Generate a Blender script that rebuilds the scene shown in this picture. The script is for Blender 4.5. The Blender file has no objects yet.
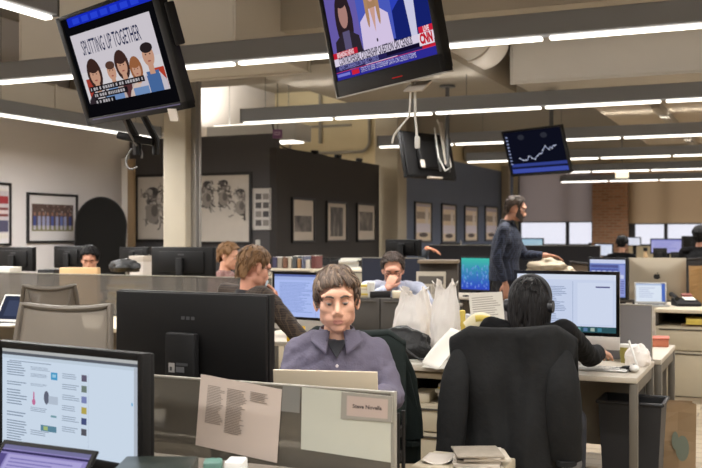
import bpy, bmesh, math, random
from math import sin, cos, pi, radians, sqrt, atan2
from mathutils import Vector, Matrix, Euler, noise
random.seed(7)
SC = bpy.context.scene
COL = SC.collection
# ---------------------------------------------------------------- camera frame
CA = radians(23.8); ca, sa = cos(CA), sin(CA)
FPX, EYE = 975.0, 1.43
def W(px, py, d):
    """A place in the room: seen in the direction of pixel (px,py), d metres away along the view axis."""
    xc = (px-351)/FPX*d
    return Vector((xc*ca-d*sa, xc*sa+d*ca, EYE-(py-234)/FPX*d))
def on_y(px, y): return y/((px-351)/FPX*sa+ca)      # view depth where that direction meets plane y
def on_x(px, x): return x/((px-351)/FPX*ca-sa)
def XY(px, d): v = W(px, 234, d); return v.x, v.y
def xat(px, y): return W(px, 234, on_y(px, y)).x
def lin(c):
    c /= 255.0
    return c/12.92 if c <= .04045 else ((c+.055)/1.055)**2.4
def rgb(c): return (lin(c[0]), lin(c[1]), lin(c[2]), 1)
# ---------------------------------------------------------------- materials
MC = {}
def M(name, c, rough=.6, metal=0, var=.0, scale=8, bump=0, bscale=40, spec=.5, alpha=1, trans=0):
    if name in MC: return MC[name]
    m = bpy.data.materials.new(name); m.use_nodes = True; nt = m.node_tree
    b = nt.nodes['Principled BSDF']
    b.inputs['Base Color'].default_value = rgb(c); b.inputs['Roughness'].default_value = rough
    b.inputs['Metallic'].default_value = metal
    b.inputs['Specular IOR Level'].default_value = spec
    if alpha < 1: b.inputs['Alpha'].default_value = alpha
    if trans: b.inputs['Transmission Weight'].default_value = trans
    tc = None
    if var or bump:
        tc = nt.nodes.new('ShaderNodeTexCoord')
    if var:
        n = nt.nodes.new('ShaderNodeTexNoise'); n.inputs['Scale'].default_value = scale; n.inputs['Detail'].default_value = 5
        r = nt.nodes.new('ShaderNodeMapRange'); r.inputs['To Min'].default_value = 1-var; r.inputs['To Max'].default_value = 1+var
        r.inputs['From Min'].default_value = .25; r.inputs['From Max'].default_value = .75
        x = nt.nodes.new('ShaderNodeVectorMath'); x.operation = 'SCALE'
        x.inputs[0].default_value = rgb(c)[:3]
        nt.links.new(tc.outputs['Object'], n.inputs['Vector']); nt.links.new(n.outputs['Fac'], r.inputs['Value'])
        nt.links.new(r.outputs['Result'], x.inputs['Scale']); nt.links.new(x.outputs[0], b.inputs['Base Color'])
    if bump:
        n2 = nt.nodes.new('ShaderNodeTexNoise'); n2.inputs['Scale'].default_value = bscale; n2.inputs['Detail'].default_value = 4
        bp = nt.nodes.new('ShaderNodeBump'); bp.inputs['Strength'].default_value = bump; bp.inputs['Distance'].default_value = .02
        nt.links.new(tc.outputs['Object'], n2.inputs['Vector']); nt.links.new(n2.outputs['Fac'], bp.inputs['Height'])
        nt.links.new(bp.outputs[0], b.inputs['Normal'])
    MC[name] = m
    return m
def EM(name, c, s=1.0):
    if name in MC: return MC[name]
    m = bpy.data.materials.new(name); m.use_nodes = True; nt = m.node_tree; nt.nodes.clear()
    e = nt.nodes.new('ShaderNodeEmission'); o = nt.nodes.new('ShaderNodeOutputMaterial')
    e.inputs[0].default_value = rgb(c); e.inputs[1].default_value = s
    nt.links.new(e.outputs[0], o.inputs[0]); MC[name] = m
    return m
def SCR(c, s=.92):
    """lit screen colour"""
    return EM('screen_%d_%d_%d_%d' % (c[0], c[1], c[2], int(s*100)), c, s)
def MIXT(name, c, fac, rough=.4, gloss=None):
    """translucent sheet: fac of the light passes straight through"""
    if name in MC: return MC[name]
    m = bpy.data.materials.new(name); m.use_nodes = True; nt = m.node_tree
    b = nt.nodes['Principled BSDF']; b.inputs['Base Color'].default_value = rgb(c); b.inputs['Roughness'].default_value = rough
    t = nt.nodes.new('ShaderNodeBsdfTransparent'); x = nt.nodes.new('ShaderNodeMixShader'); x.inputs[0].default_value = fac
    o = nt.nodes['Material Output']
    nt.links.new(b.outputs[0], x.inputs[1]); nt.links.new(t.outputs[0], x.inputs[2]); nt.links.new(x.outputs[0], o.inputs[0])
    MC[name] = m
    return m
# ---------------------------------------------------------------- objects
def tag(o, label, cat=None, group=None, kind=None):
    if label: o['label'] = label
    if cat: o['category'] = cat
    if group: o['group'] = group
    if kind: o['kind'] = kind
    return o
def thing(name, label, cat, loc=(0, 0, 0), rz=0, group=None, rot=None):
    o = bpy.data.objects.new(name, None); COL.objects.link(o); o.empty_display_size = .1
    o.location = loc; o.rotation_euler = rot if rot else (0, 0, rz)
    return tag(o, label, cat, group)
def copy_tree(o, parent=None):
    c = o.copy(); COL.objects.link(c)
    if parent is not None: c.parent = parent
    for ch in list(o.children): copy_tree(ch, c)
    return c
def RM(rot): return Euler(rot).to_matrix().to_4x4() if rot else Matrix.Identity(4)
class MB:
    def __init__(s): s.bm = bmesh.new(); s.mi = 0; s.sm = False; s.X = Matrix.Identity(4)
    def _take(s, t, M4=None):
        if M4 is not None: t.transform(M4)
        t.transform(s.X)
        for f in t.faces: f.material_index = s.mi; f.smooth = s.sm
        me = bpy.data.meshes.new('tmp'); t.to_mesh(me); t.free(); s.bm.from_mesh(me); bpy.data.meshes.remove(me)
        return s
    def m(s, i, sm=None):
        s.mi = i
        if sm is not None: s.sm = sm
        return s
    def box(s, c, d, rot=None, bev=0, seg=2):
        t = bmesh.new(); bmesh.ops.create_cube(t, size=1)
        bmesh.ops.scale(t, vec=d, verts=t.verts)
        if bev: bmesh.ops.bevel(t, geom=t.edges[:], offset=min(bev, .45*min(d)), segments=seg, affect='EDGES', profile=.5)
        return s._take(t, Matrix.Translation(c) @ RM(rot))
    def bx(s, x0, x1, y0, y1, z0, z1, bev=0):
        return s.box(((x0+x1)/2, (y0+y1)/2, (z0+z1)/2), (abs(x1-x0), abs(y1-y0), abs(z1-z0)), None, bev)
    def cyl(s, p0, p1, r0, r1=None, seg=16, caps=True):
        r1 = r0 if r1 is None else r1
        p0, p1 = Vector(p0), Vector(p1); d = p1-p0
        t = bmesh.new(); bmesh.ops.create_cone(t, cap_ends=caps, segments=seg, radius1=r0, radius2=r1, depth=d.length)
        q = d.to_track_quat('Z', 'Y').to_matrix().to_4x4()
        return s._take(t, Matrix.Translation((p0+p1)/2) @ q)
    def ell(s, c, r, rot=None, u=20, v=12):
        t = bmesh.new(); bmesh.ops.create_uvsphere(t, u_segments=u, v_segments=v, radius=1)
        bmesh.ops.scale(t, vec=r, verts=t.verts)
        return s._take(t, Matrix.Translation(c) @ RM(rot))
    def tube(s, pts, rad, seg=8, caps=True, flat=None):
        """tube through points; rad a number or one per point; flat squeezes the section"""
        P = [Vector(p) for p in pts]; n = len(P); R = rad if hasattr(rad, '__len__') else [rad]*n
        t = bmesh.new(); rings = []; up = Vector((0, 0, 1)); prev = None
        for i in range(n):
            d = (P[min(i+1, n-1)]-P[max(i-1, 0)])
            if d.length < 1e-9: d = Vector((0, 0, 1))
            d.normalize()
            if prev is None:
                a = d.cross(up)
                if a.length < 1e-3: a = d.cross(Vector((1, 0, 0)))
            else: a = prev-d*prev.dot(d)
            if a.length < 1e-6: a = d.orthogonal()
            a.normalize(); prev = a; b = d.cross(a)
            k = flat if flat else 1
            rings.append([t.verts.new(P[i]+(a*cos(2*pi*j/seg)+b*(sin(2*pi*j/seg)*k))*R[i]) for j in range(seg)])
        for i in range(n-1):
            for j in range(seg):
                t.faces.new((rings[i][j], rings[i][(j+1) % seg], rings[i+1][(j+1) % seg], rings[i+1][j]))
        if caps:
            t.faces.new(rings[0][::-1]); t.faces.new(rings[-1])
        bmesh.ops.recalc_face_normals(t, faces=t.faces)
        return s._take(t)
    def prism(s, poly, d0, d1, plane='xz', hole=None):
        """polygon (list of 2D) extruded from d0 to d1 along the third axis; plane xz -> y, xy -> z, yz -> x"""
        t = bmesh.new()
        def pt(p, d):
            return {'xz': (p[0], d, p[1]), 'xy': (p[0], p[1], d), 'yz': (d, p[0], p[1])}[plane]
        a = [t.verts.new(pt(p, d0)) for p in poly]; b = [t.verts.new(pt(p, d1)) for p in poly]; n = len(poly)
        for i in range(n): t.faces.new((a[i], a[(i+1) % n], b[(i+1) % n], b[i]))
        t.faces.new(a[::-1]); t.faces.new(b)
        bmesh.ops.recalc_face_normals(t, faces=t.faces)
        return s._take(t)
    def lathe(s, prof, c=(0, 0, 0), seg=24):
        t = bmesh.new(); rings = []
        for r, z in prof: rings.append([t.verts.new((c[0]+max(r, 1e-4)*cos(2*pi*j/seg), c[1]+max(r, 1e-4)*sin(2*pi*j/seg), c[2]+z)) for j in range(seg)])
        for i in range(len(rings)-1):
            for j in range(seg): t.faces.new((rings[i][j], rings[i][(j+1) % seg], rings[i+1][(j+1) % seg], rings[i+1][j]))
        t.faces.new(rings[0][::-1]); t.faces.new(rings[-1])
        bmesh.ops.recalc_face_normals(t, faces=t.faces)
        return s._take(t)
    def poly(s, pts):
        t = bmesh.new(); t.faces.new([t.verts.new(p) for p in pts]); return s._take(t)
    def grid(s, fn, nu, nv):
        """surface fn(u,v) for u,v in 0..1"""
        t = bmesh.new(); V = [[t.verts.new(fn(i/nu, j/nv)) for j in range(nv+1)] for i in range(nu+1)]
        for i in range(nu):
            for j in range(nv): t.faces.new((V[i][j], V[i+1][j], V[i+1][j+1], V[i][j+1]))
        return s._take(t)
    def mesh(s, me, M4=None):
        t = bmesh.new(); t.from_mesh(me); return s._take(t, M4)
    def text(s, txt, c, size, M4=None, align='CENTER', ext=.0003, sx=1.0, bold=0):
        """letters in the local XZ plane facing -Y, centre c"""
        cu = bpy.data.curves.new('t', 'FONT'); cu.body = txt; cu.size = size; cu.align_x = align; cu.align_y = 'CENTER'; cu.extrude = ext
        cu.resolution_u = 2; cu.offset = bold
        o = bpy.data.objects.new('t', cu); COL.objects.link(o)
        bpy.context.view_layer.update()
        me = bpy.data.meshes.new_from_object(o.evaluated_get(bpy.context.evaluated_depsgraph_get()))
        t = bmesh.new(); t.from_mesh(me)
        bpy.data.objects.remove(o); bpy.data.curves.remove(cu); bpy.data.meshes.remove(me)
        X = Matrix.Translation(c) @ Matrix.Rotation(pi/2, 4, 'X') @ Matrix.Diagonal((sx, 1, 1, 1))
        if M4 is not None: X = M4 @ X
        return s._take(t, X)
    def build(s, name, mats, parent=None, sharp=35, solid=0, sub=0):
        me = bpy.data.meshes.new(name); s.bm.to_mesh(me); s.bm.free()
        for k in (mats if isinstance(mats, (list, tuple)) else [mats]): me.materials.append(k)
        o = bpy.data.objects.new(name, me); COL.objects.link(o)
        if parent is not None: o.parent = parent
        if s.sm and sharp: me.set_sharp_from_angle(angle=radians(sharp))
        if solid:
            md = o.modifiers.new('s', 'SOLIDIFY'); md.thickness = solid; md.offset = 0
        if sub:
            md = o.modifiers.new('u', 'SUBSURF'); md.levels = md.render_levels = sub
        return o
def struct(name, mb, mats, label=None):
    o = mb.build(name, mats); o['kind'] = 'structure'
    if label: o['label'] = label
    return o
# common materials
BLACK = M('black_plastic', (17, 16, 16), .5, var=.05, spec=.25)
DARK = M('dark_plastic', (27, 27, 28), .55, spec=.25)
GREYM = M('grey_metal', (92, 92, 92), .45, .6)
ALU = M('aluminium', (176, 174, 170), .35, .85)
WHITEP = M('white_plastic', (214, 212, 206), .45)
CREAM = M('cream_laminate', (206, 194, 170), .5, var=.03)
PAPER = M('paper', (226, 222, 212), .8, var=.03, scale=5)
PAPERD = M('paper_grey', (190, 180, 168), .8, var=.05, scale=5)
INK = M('ink', (60, 58, 56), .8)
BEIGECAB = M('beige_cabinet', (184, 172, 148), .5, var=.03)
# ---------------------------------------------------------------- camera
cd = bpy.data.cameras.new('camera'); cam = bpy.data.objects.new('camera', cd); COL.objects.link(cam); SC.camera = cam
cd.sensor_width = 36; cd.lens = FPX/702*36; cd.clip_end = 200
cam.location = (0, 0, EYE); cam.rotation_euler = (pi/2, 0, CA)
cd.dof.use_dof = True; cd.dof.focus_distance = 4.1; cd.dof.aperture_fstop = 4.5
vs = SC.view_settings; vs.view_transform = 'Standard'; vs.look = 'None'; vs.gamma = 1; vs.use_curve_mapping = False; vs.exposure = 0
w = bpy.data.worlds.new('world'); SC.world = w; w.use_nodes = True
w.node_tree.nodes['Background'].inputs[0].default_value = (.86, .86, .97, 1); w.node_tree.nodes['Background'].inputs[1].default_value = 1.15
SC.cycles.max_bounces = 8; SC.cycles.diffuse_bounces = 4; SC.cycles.transparent_max_bounces = 12
SC.cycles.sample_clamp_indirect = 4; SC.cycles.caustics_reflective = False; SC.cycles.caustics_refractive = False
# ================================================================ ROOM
H = 4.4; YF = 27.5; XR = 9.0; YB = -4.5; XL = -9.78; XB = -7.04; YA = 13.17; YR = 18.2
def floor_mat():
    m = M('floor_boards', (150, 134, 110), .55)
    nt = m.node_tree; b = nt.nodes['Principled BSDF']
    tc = nt.nodes.new('ShaderNodeTexCoord'); br = nt.nodes.new('ShaderNodeTexBrick')
    br.inputs['Color1'].default_value = rgb((158, 142, 118)); br.inputs['Color2'].default_value = rgb((140, 124, 102)); br.inputs['Mortar'].default_value = rgb((98, 86, 70))
    br.inputs['Scale'].default_value = 1; br.inputs['Mortar Size'].default_value = .006; br.inputs['Brick Width'].default_value = 1.2; br.inputs['Row Height'].default_value = .15
    nt.links.new(tc.outputs['Object'], br.inputs['Vector']); nt.links.new(br.outputs['Color'], b.inputs['Base Color'])
    return m
def brick_mat():
    m = M('brick', (140, 100, 74), .85)
    nt = m.node_tree; b = nt.nodes['Principled BSDF']
    tc = nt.nodes.new('ShaderNodeTexCoord'); mp = nt.nodes.new('ShaderNodeMapping'); mp.inputs['Rotation'].default_value = (pi/2, 0, 0)
    br = nt.nodes.new('ShaderNodeTexBrick')
    br.inputs['Color1'].default_value = rgb((186, 138, 106)); br.inputs['Color2'].default_value = rgb((156, 112, 84)); br.inputs['Mortar'].default_value = rgb((176, 152, 130))
    br.inputs['Scale'].default_value = 1; br.inputs['Mortar Size'].default_value = .01; br.inputs['Brick Width'].default_value = .22; br.inputs['Row Height'].default_value = .08
    nt.links.new(tc.outputs['Object'], mp.inputs[0]); nt.links.new(mp.outputs[0], br.inputs['Vector']); nt.links.new(br.outputs['Color'], b.inputs['Base Color'])
    return m
WWHITE = M('white_wall_paint', (222, 217, 216), .8, var=.02, scale=2)
WCREAM = M('cream_wall_paint', (214, 200, 166), .8, var=.03, scale=2)
WDARK = M('charcoal_wall_paint', (76, 74, 76), .75, var=.03, scale=2)
WDARKB = M('black_brown_wall_paint', (50, 46, 44), .75, var=.03, scale=2)
WBLUE = M('slate_blue_wall_paint', (100, 112, 136), .75, var=.03, scale=2)
CEIL = M('ceiling_paint', (150, 142, 130), .85, var=.05, scale=1.2)
BEAMC = M('beam_paint', (158, 150, 138), .85, var=.05, scale=1.5)
CONC = M('column_concrete', (172, 163, 146), .8, var=.06, scale=3)
struct('floor', MB().bx(-14, XR, YB, YF+.3, -.1, 0), floor_mat())
struct('ceiling', MB().bx(-14, XR, YB, YF+.3, H, H+.1), CEIL)
struct('wall_left', MB().bx(XL-.1, XL, YB, YR+.1, 0, H), WWHITE)
struct('wall_rear', MB().bx(XL, XR, YB-.1, YB, 0, H), WWHITE)
struct('wall_right', MB().bx(XR, XR+.1, YB, YF+.3, 0, H), WWHITE)
struct('wall_dark_front', MB().bx(XL, XB-.02, YA, YA+.12, 0, 2.97), WDARK)
struct('wall_dark_side', MB().bx(XB-.12, XB, YA-.02, 17.3, 0, 2.75), WDARKB)
struct('wall_cream_back', MB().bx(XL, XB-.25, YR, YR+.1, 0, H), WCREAM)
struct('wall_blue', MB().bx(XB-.1, XB, YR, YF, 0, 3.15), WBLUE)
struct('wall_blue_upper', MB().bx(XB-.1, XB, YR, YF, 3.15, H), WCREAM)
# far wall with window openings
xa, xb, xc_ = -6.9, -4.75, -3.82
fw = MB().bx(XB-.1, XR, YF, YF+.2, 0, 1.1).bx(XB-.1, XR, YF, YF+.2, 3.3, H).bx(XB-.1, xa, YF, YF+.2, 1.1, 3.3).bx(xb, xc_, YF, YF+.2, 1.1, 3.3)
struct('wall_far', fw, WCREAM)
struct('column_brick', MB().bx(xb, xc_, YF-.3, YF-.001, 0, 3.35), brick_mat())
DKFRAME = M('dark_window_frame', (46, 46, 52), .5)
PANE = MIXT('window_glass', (220, 230, 235), .9, .05)
def window(n, x0, x1, mull):
    fr = MB(); t = .05
    fr.bx(x0, x1, YF+.04, YF+.12, 1.1, 1.1+t).bx(x0, x1, YF+.04, YF+.12, 3.3-t, 3.3)
    for x in [x0+.03]+mull+[x1-.03]: fr.bx(x-.045, x+.045, YF+.03, YF+.13, 1.1, 3.3)
    o = struct('window_%d' % n, fr, DKFRAME)
    MB().bx(x0+.01, x1-.01, YF+.075, YF+.085, 1.12, 3.28).build('pane', PANE, o)
window(1, xa, xb, [-5.5])
window(2, xc_, XR, [-3.7, -2.85, -1.4, 0, 1.5, 3, 4.5, 6, 7.5])
def cloth_through(name, c):
    m = M(name, c, .85); nt = m.node_tree; t = nt.nodes.new('ShaderNodeBsdfTranslucent'); t.inputs[0].default_value = rgb(c); x = nt.nodes.new('ShaderNodeMixShader'); x.inputs[0].default_value = .45
    nt.links.new(nt.nodes['Principled BSDF'].outputs[0], x.inputs[1]); nt.links.new(t.outputs[0], x.inputs[2]); nt.links.new(x.outputs[0], nt.nodes['Material Output'].inputs[0]); return m
BL1 = cloth_through('blind_fabric_taupe', (164, 150, 140)); BL2 = cloth_through('blind_fabric_tan', (190, 162, 124))
def blind(x0, x1, z, mt, label):
    t = thing('roller_blind', label, 'blind', ((x0+x1)/2, YF-.08, z)); h = (x1-x0)/2
    MB().poly([(-h, 0, 0), (h, 0, 0), (h, 0, 3.25-z), (-h, 0, 3.25-z)]).build('blind_fabric', mt, t)
    MB().m(0, True).bx(-h, h, -.015, .015, -.03, 0, .006).build('bottom_bar', GREYM, t)
    MB().m(0, True).cyl((-h, 0, 3.25-z), (h, 0, 3.25-z), .035).build('roller', GREYM, t)
blind(-6.84, xb+.02, 1.78, BL1, 'taupe roller blind half lowered on the window beside the slate blue wall')
blind(xc_+.02, -.1, 1.72, BL2, 'tan roller blind half lowered on the wide window beside the brick pier')
# columns
struct('column_1', MB().bx(-.165, .165, -.165, .165, 0, H, .015), CONC).location = (*XY(182, 12.1), 0)
MB().bx(-.0, .07, -.0, .12, 0, H).bx(.09, .11, .04, .06, 0, H).build('conduit', M('galvanised', (150, 146, 140), .4, .5), bpy.data.objects['column_1']).location = (.165, -.05, 0)
struct('column_2', MB().bx(-.24, .24, -.24, .24, 0, H, .015), CONC).location = (*XY(391, 19.0), 0)
struct('column_3', MB().bx(-.1, .1, -.1, .1, 0, 3.3, .01), CONC).location = (*XY(506, 26.8), 0)
# doorway edge on the left wall end: white leaf with tan edge
dx, dy = XY(126, 15.3)
o = struct('door_1', MB().bx(-.07, .05, -.02, .02, 0, 2.62), M('door_white', (222, 216, 208), .6)); o.location = (dx, dy, 0)
MB().bx(.05, .16, -.03, .03, 0, 2.6).build('door_edge', M('door_tan', (146, 122, 92), .6), o)
# ceiling beams and soffits
struct('beam_1', MB().bx(-5.0, XR, 8.05, 8.6, 3.32, H), BEAMC)
struct('beam_2', MB().bx(-9.7, XR, 11.6, 12.1, 3.55, H), BEAMC)
struct('beam_3', MB().bx(-7, XR, 18.6, 19.1, 3.25, H), CEIL)
struct('beam_4', MB().bx(-7, XR, 22.6, 23.1, 3.2, H), CEIL)
struct('beam_5', MB().bx(-9.7, XR, 4.6, 5.1, 3.6, H), BEAMC)
struct('soffit_1', MB().bx(-5.1, -2.9, 8.75, 11.5, 3.12, 3.5), CEIL)
struct('ceiling_panel', MB().bx(-2.2, 6, 12.3, 18.4, 3.05, 3.2), M('panel_paint', (172, 158, 138), .85, var=.04, scale=2))
for i, x in enumerate((-1.4, -.2, 1.0, 2.2, 3.4)):
    struct('beam_rib_%d' % (i+1), MB().bx(x-.05, x+.05, 12.35, 18.3, 2.96, 3.049), CEIL)
DUCTM = M('painted_duct', (190, 183, 172), .6, var=.04, scale=1.5)
def duct(label, x0, x1, y0, y1, z0, z1, hang=True):
    t = thing('air_duct', label, 'duct', ((x0+x1)/2, (y0+y1)/2, z0)); a, b, h = (x1-x0)/2, (y1-y0)/2, z1-z0
    MB().bx(-a, a, -b, b, 0, h, .01).build('duct_body', DUCTM, t)
    n = max(1, int((y1-y0)/1.2))
    for k in range(n+1):
        s = MB(); y = -b+.02+(2*b-.04)*k/n
        for q in ((-a-.02, -a-.001, -.02, h+.02), (a+.001, a+.02, -.02, h+.02), (-a-.001, a+.001, -.02, -.001), (-a-.001, a+.001, h+.001, h+.02)): s.bx(q[0], q[1], y-.02, y+.02, q[2], q[3])
        s.build('flange', DUCTM, t)
    for sx in (-a*.8, a*.8):
        for sy in (-b*.8, b*.8): MB().m(0, True).cyl((sx, sy, h), (sx, sy, H-z0), .008, seg=8).build('hanger_rod', GREYM, t)
duct('huge pale rectangular air duct crossing above the hanging news television and chart screen', -2.65, 2.6, 10.3, 12.2, 3.06, 3.55)
duct('pale boxed air duct above the concrete column and comedy television', -6.6, -4.27, 7.2, 8.65, 3.04, 3.9)
duct('long beige air duct running high along the white wall', -9.5, -8.6, 1.0, 12.6, 3.0, 3.35)
t = thing('round_duct', 'round white air duct curving out beside the top of the news television', 'duct', (*XY(455, 9.6), 3.5))
MB().m(0, True).cyl((0, -.9, 0), (0, .9, 0), .32, seg=32).build('duct_body', DUCTM, t)
for y in (-.92, .3): MB().m(0, True).cyl((0, y, 0), (0, y+.06, 0), .335, seg=32).build('flange', DUCTM, t)
MB().m(0, True).cyl((0, 0, .3), (0, 0, .9), .01).build('hanger_rod', GREYM, t)
# conduit pipes high over the dark walls
t = thing('conduit_pipe', 'grey bent conduit pipes high on the cream wall above the dark wall', 'pipe', (-8.4, YR-.05, 3.2)); t['kind'] = 'structure'
def arc(c, r, a0, a1, n=8, plane='xz'): return [(c[0]+r*cos(a0+(a1-a0)*i/n), c[1], c[2]+r*sin(a0+(a1-a0)*i/n)) for i in range(n+1)]
PIPE = M('pipe_grey', (150, 146, 138), .4, .4)
MB().m(0, True).tube([(-1.0, 0, -.2), (-1.0, 0, .25)]+arc((-.8, 0, .25), .2, pi, pi/2)+[(.4, 0, .45)], .025).build('pipe', PIPE, t)
MB().m(0, True).tube([(-1.2, 0, -.1), (.6, 0, -.1)]+arc((.6, 0, .1), .2, -pi/2, 0)+[(.8, 0, 1.1)], .03).build('pipe', PIPE, t)
MB().m(0, True).tube([(-.3, 0, .1), (-.3, 0, 1.15)], .035).build('pipe', PIPE, t)
# ================================================================ LIGHT ROWS
HOUS = M('light_housing', (136, 140, 148), .5, .0)
LAMP = EM('lamp_diffuser', (255, 248, 236), 3.2)
UPFILL = EM('added_upfill', (255, 250, 244), 18.0)  # made-up upward glow, added to brighten ceiling and ducts
ZL = 2.70; WPM = 22
def top_at(x, y):
    for x0, x1, y0, y1, z in ((-2.7, 2.65, 10.25, 12.25, 3.03), (-6.7, -4.2, 7.1, 8.7, 3.0), (-9.6, -8.5, .9, 12.7, 2.97), (-5.15, -2.85, 8.7, 11.55, 3.11), (-2.2, 6, 12.3, 18.4, 3.04)):
        if x0 < x < x1 and y0 < y < y1: return z
    return H
def light_row(label, p, length, rz, segs, drop=1.6, group=None, body=(.11, .15), pw=1.0, spr=160):
    """continuous linear pendant: housing, one diffuser per lamp, cables. Local X runs along the row."""
    t = thing('linear_light', label, 'ceiling light', p, rz, group); bw, bh = body
    MB().box((length/2, 0, bh/2+.028), (length, bw, bh), None, .012).build('housing', HOUS, t)
    for x in (0, length-.012): MB().bx(x, x+.012, -bw/2-.004, bw/2+.004, .02, bh+.03).build('end_cap', GREYM, t)
    n = max(1, round(length/segs)); L = length/n
    for k in range(n):
        MB().box((L*(k+.5), 0, .012), (L-.05, .06, .024), None, .008).build('diffuser', LAMP, t)
    MB().bx(.1, length-.1, -.02, .02, bh+.0285, bh+.029).build('added_upfill_strip', UPFILL, t)  # added glowing strip on the housing top, fill for the ceiling
    ld = bpy.data.lights.new('lamp', 'AREA'); ld.shape = 'RECTANGLE'; ld.size = length-.1; ld.size_y = .05; ld.energy = WPM*length*pw; ld.spread = radians(spr); ld.color = (1, .985, .965)
    lo = bpy.data.objects.new('lamp', ld); COL.objects.link(lo); lo.parent = t; lo.location = (length/2, 0, -.006)
    x = .3
    while x < length:
        MB().m(0, True).cyl((x, 0, bh+.028), (x, 0, top_at(p[0]+x*cos(rz), p[1]+x*sin(rz))-p[2]), .0035, seg=6).build('cable', GREYM, t); x += 2.4
    return t
RY = [6.37, 9.85, 13.37, 16.8, 20.4, 24.2]
labs = ['long grey linear pendant light passing just behind the comedy and news televisions',
        'linear pendant light hanging over the turned-away television and chart screen',
        'linear pendant light running just behind the dark chart screen',
        'linear pendant light in front of the slate blue wall, starting above its framed photos',
        'linear pendant light second from the brick pier, starting right of the chart screen',
        'linear pendant light closest to the brick pier and window blinds']
xs0 = [-7.26, -5.72, -5.45, -5.15, -4.75, -5.0]
for y, x0, lb in zip(RY, xs0, labs):
    n = int((7.5-x0)/1.17); light_row(lb, (x0, y, ZL), n*1.17, 0, 1.17)
for y, lb in ((2.9, 'linear pendant light over the desk of the man in grey mauve shirt'), (-.6, 'linear pendant light over the aisle before the near desk')):
    light_row(lb, (-3.3, y, ZL), 1.17*8, 0, 1.17, pw=1.0 if y > 0 else 2.6)
light_row('short linear pendant light along the white wall, ending near the comedy television corner', (-3.98, 1.2, ZL), 3.4, pi/2, 1.13)
light_row('linear pendant light along the white wall beyond the comedy television, ending behind the concrete column', (-7.7, 3.0, ZL), 8.0, pi/2, 1.14, pw=1.9, spr=176)
# conference room behind the dark walls: its ceiling panel shows over the wall
t = thing('ceiling_panel_light', 'pale boxed light box showing over the dark wall beside the concrete column', 'ceiling light', (-8.5, 15.2, 3.05))
MB().bx(-.9, .9, -.3, .3, 0, .3, .02).build('housing', M('panel_grey', (196, 194, 190), .5), t)
MB().bx(-.8, .8, -.2, .2, -.02, 0).build('diffuser', LAMP, t)
MB().bx(-.8, .8, -.2, .2, .3, .32).build('diffuser', LAMP, t)
for zz, rr in ((.33, pi), (-.03, 0)):
    ld = bpy.data.lights.new('lamp', 'AREA'); ld.shape = 'RECTANGLE'; ld.size = 1.6; ld.size_y = .4; ld.energy = 110; ld.color = (1, .95, .84); lo = bpy.data.objects.new('lamp', ld); COL.objects.link(lo); lo.parent = t; lo.location = (0, 0, zz); lo.rotation_euler = (rr, 0, 0)
MB().m(0, True).cyl((-.6, 0, .32), (-.6, 0, 1.35), .006).cyl((.6, 0, .32), (.6, 0, 1.35), .006).build('cable', GREYM, t)
# framed pictures
def noise_pic(name, cols, scale=6, stretch=(1, 1, 1), detail=6, seed=0):
    m = M(name, (200, 200, 200), .6); nt = m.node_tree; b = nt.nodes['Principled BSDF']
    tc = nt.nodes.new('ShaderNodeTexCoord'); mp = nt.nodes.new('ShaderNodeMapping'); mp.inputs['Scale'].default_value = stretch; mp.inputs['Location'].default_value = (seed, seed*.7, seed*.3)
    n = nt.nodes.new('ShaderNodeTexNoise'); n.inputs['Scale'].default_value = scale; n.inputs['Detail'].default_value = detail
    r = nt.nodes.new('ShaderNodeValToRGB'); r.color_ramp.interpolation = 'LINEAR'
    el = r.color_ramp.elements
    for i, (p, c) in enumerate(cols):
        e = el[i] if i < 2 else el.new(p)
        e.position = p; e.color = rgb(c)
    nt.links.new(tc.outputs['Object'], mp.inputs[0]); nt.links.new(mp.outputs[0], n.inputs['Vector']); nt.links.new(n.outputs['Fac'], r.inputs[0]); nt.links.new(r.outputs[0], b.inputs['Base Color'])
    return m
BFR = M('black_frame_wood', (28, 26, 26), .4)
MATB = M('picture_mount', (214, 208, 200), .7)
def picture(label, cat, p, rz, w_, h, fr, inner, pic, mount=MATB, fmat=BFR, extra=None, group=None):
    t = thing('framed_picture', label, cat, p, rz, group)
    f = MB()
    for sx in (-1, 1): f.box((sx*(w_/2-fr/2), -.018, h/2), (fr, .036, h), None, .004)
    for z in (fr/2, h-fr/2): f.box((0, -.018, z), (w_-2*fr, .036, fr), None, .004)
    f.build('picture_frame', fmat, t)
    MB().box((0, -.009, h/2), (w_-2*fr+.002, .01, h-2*fr+.002)).build('mount', mount, t)
    x0, x1, z0, z1 = inner
    q = MB().box(((x0+x1)/2, -.0155, (z0+z1)/2), (x1-x0, .003, z1-z0))
    o = q.build('print', pic, t)
    if extra: extra(t)
    return t
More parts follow.
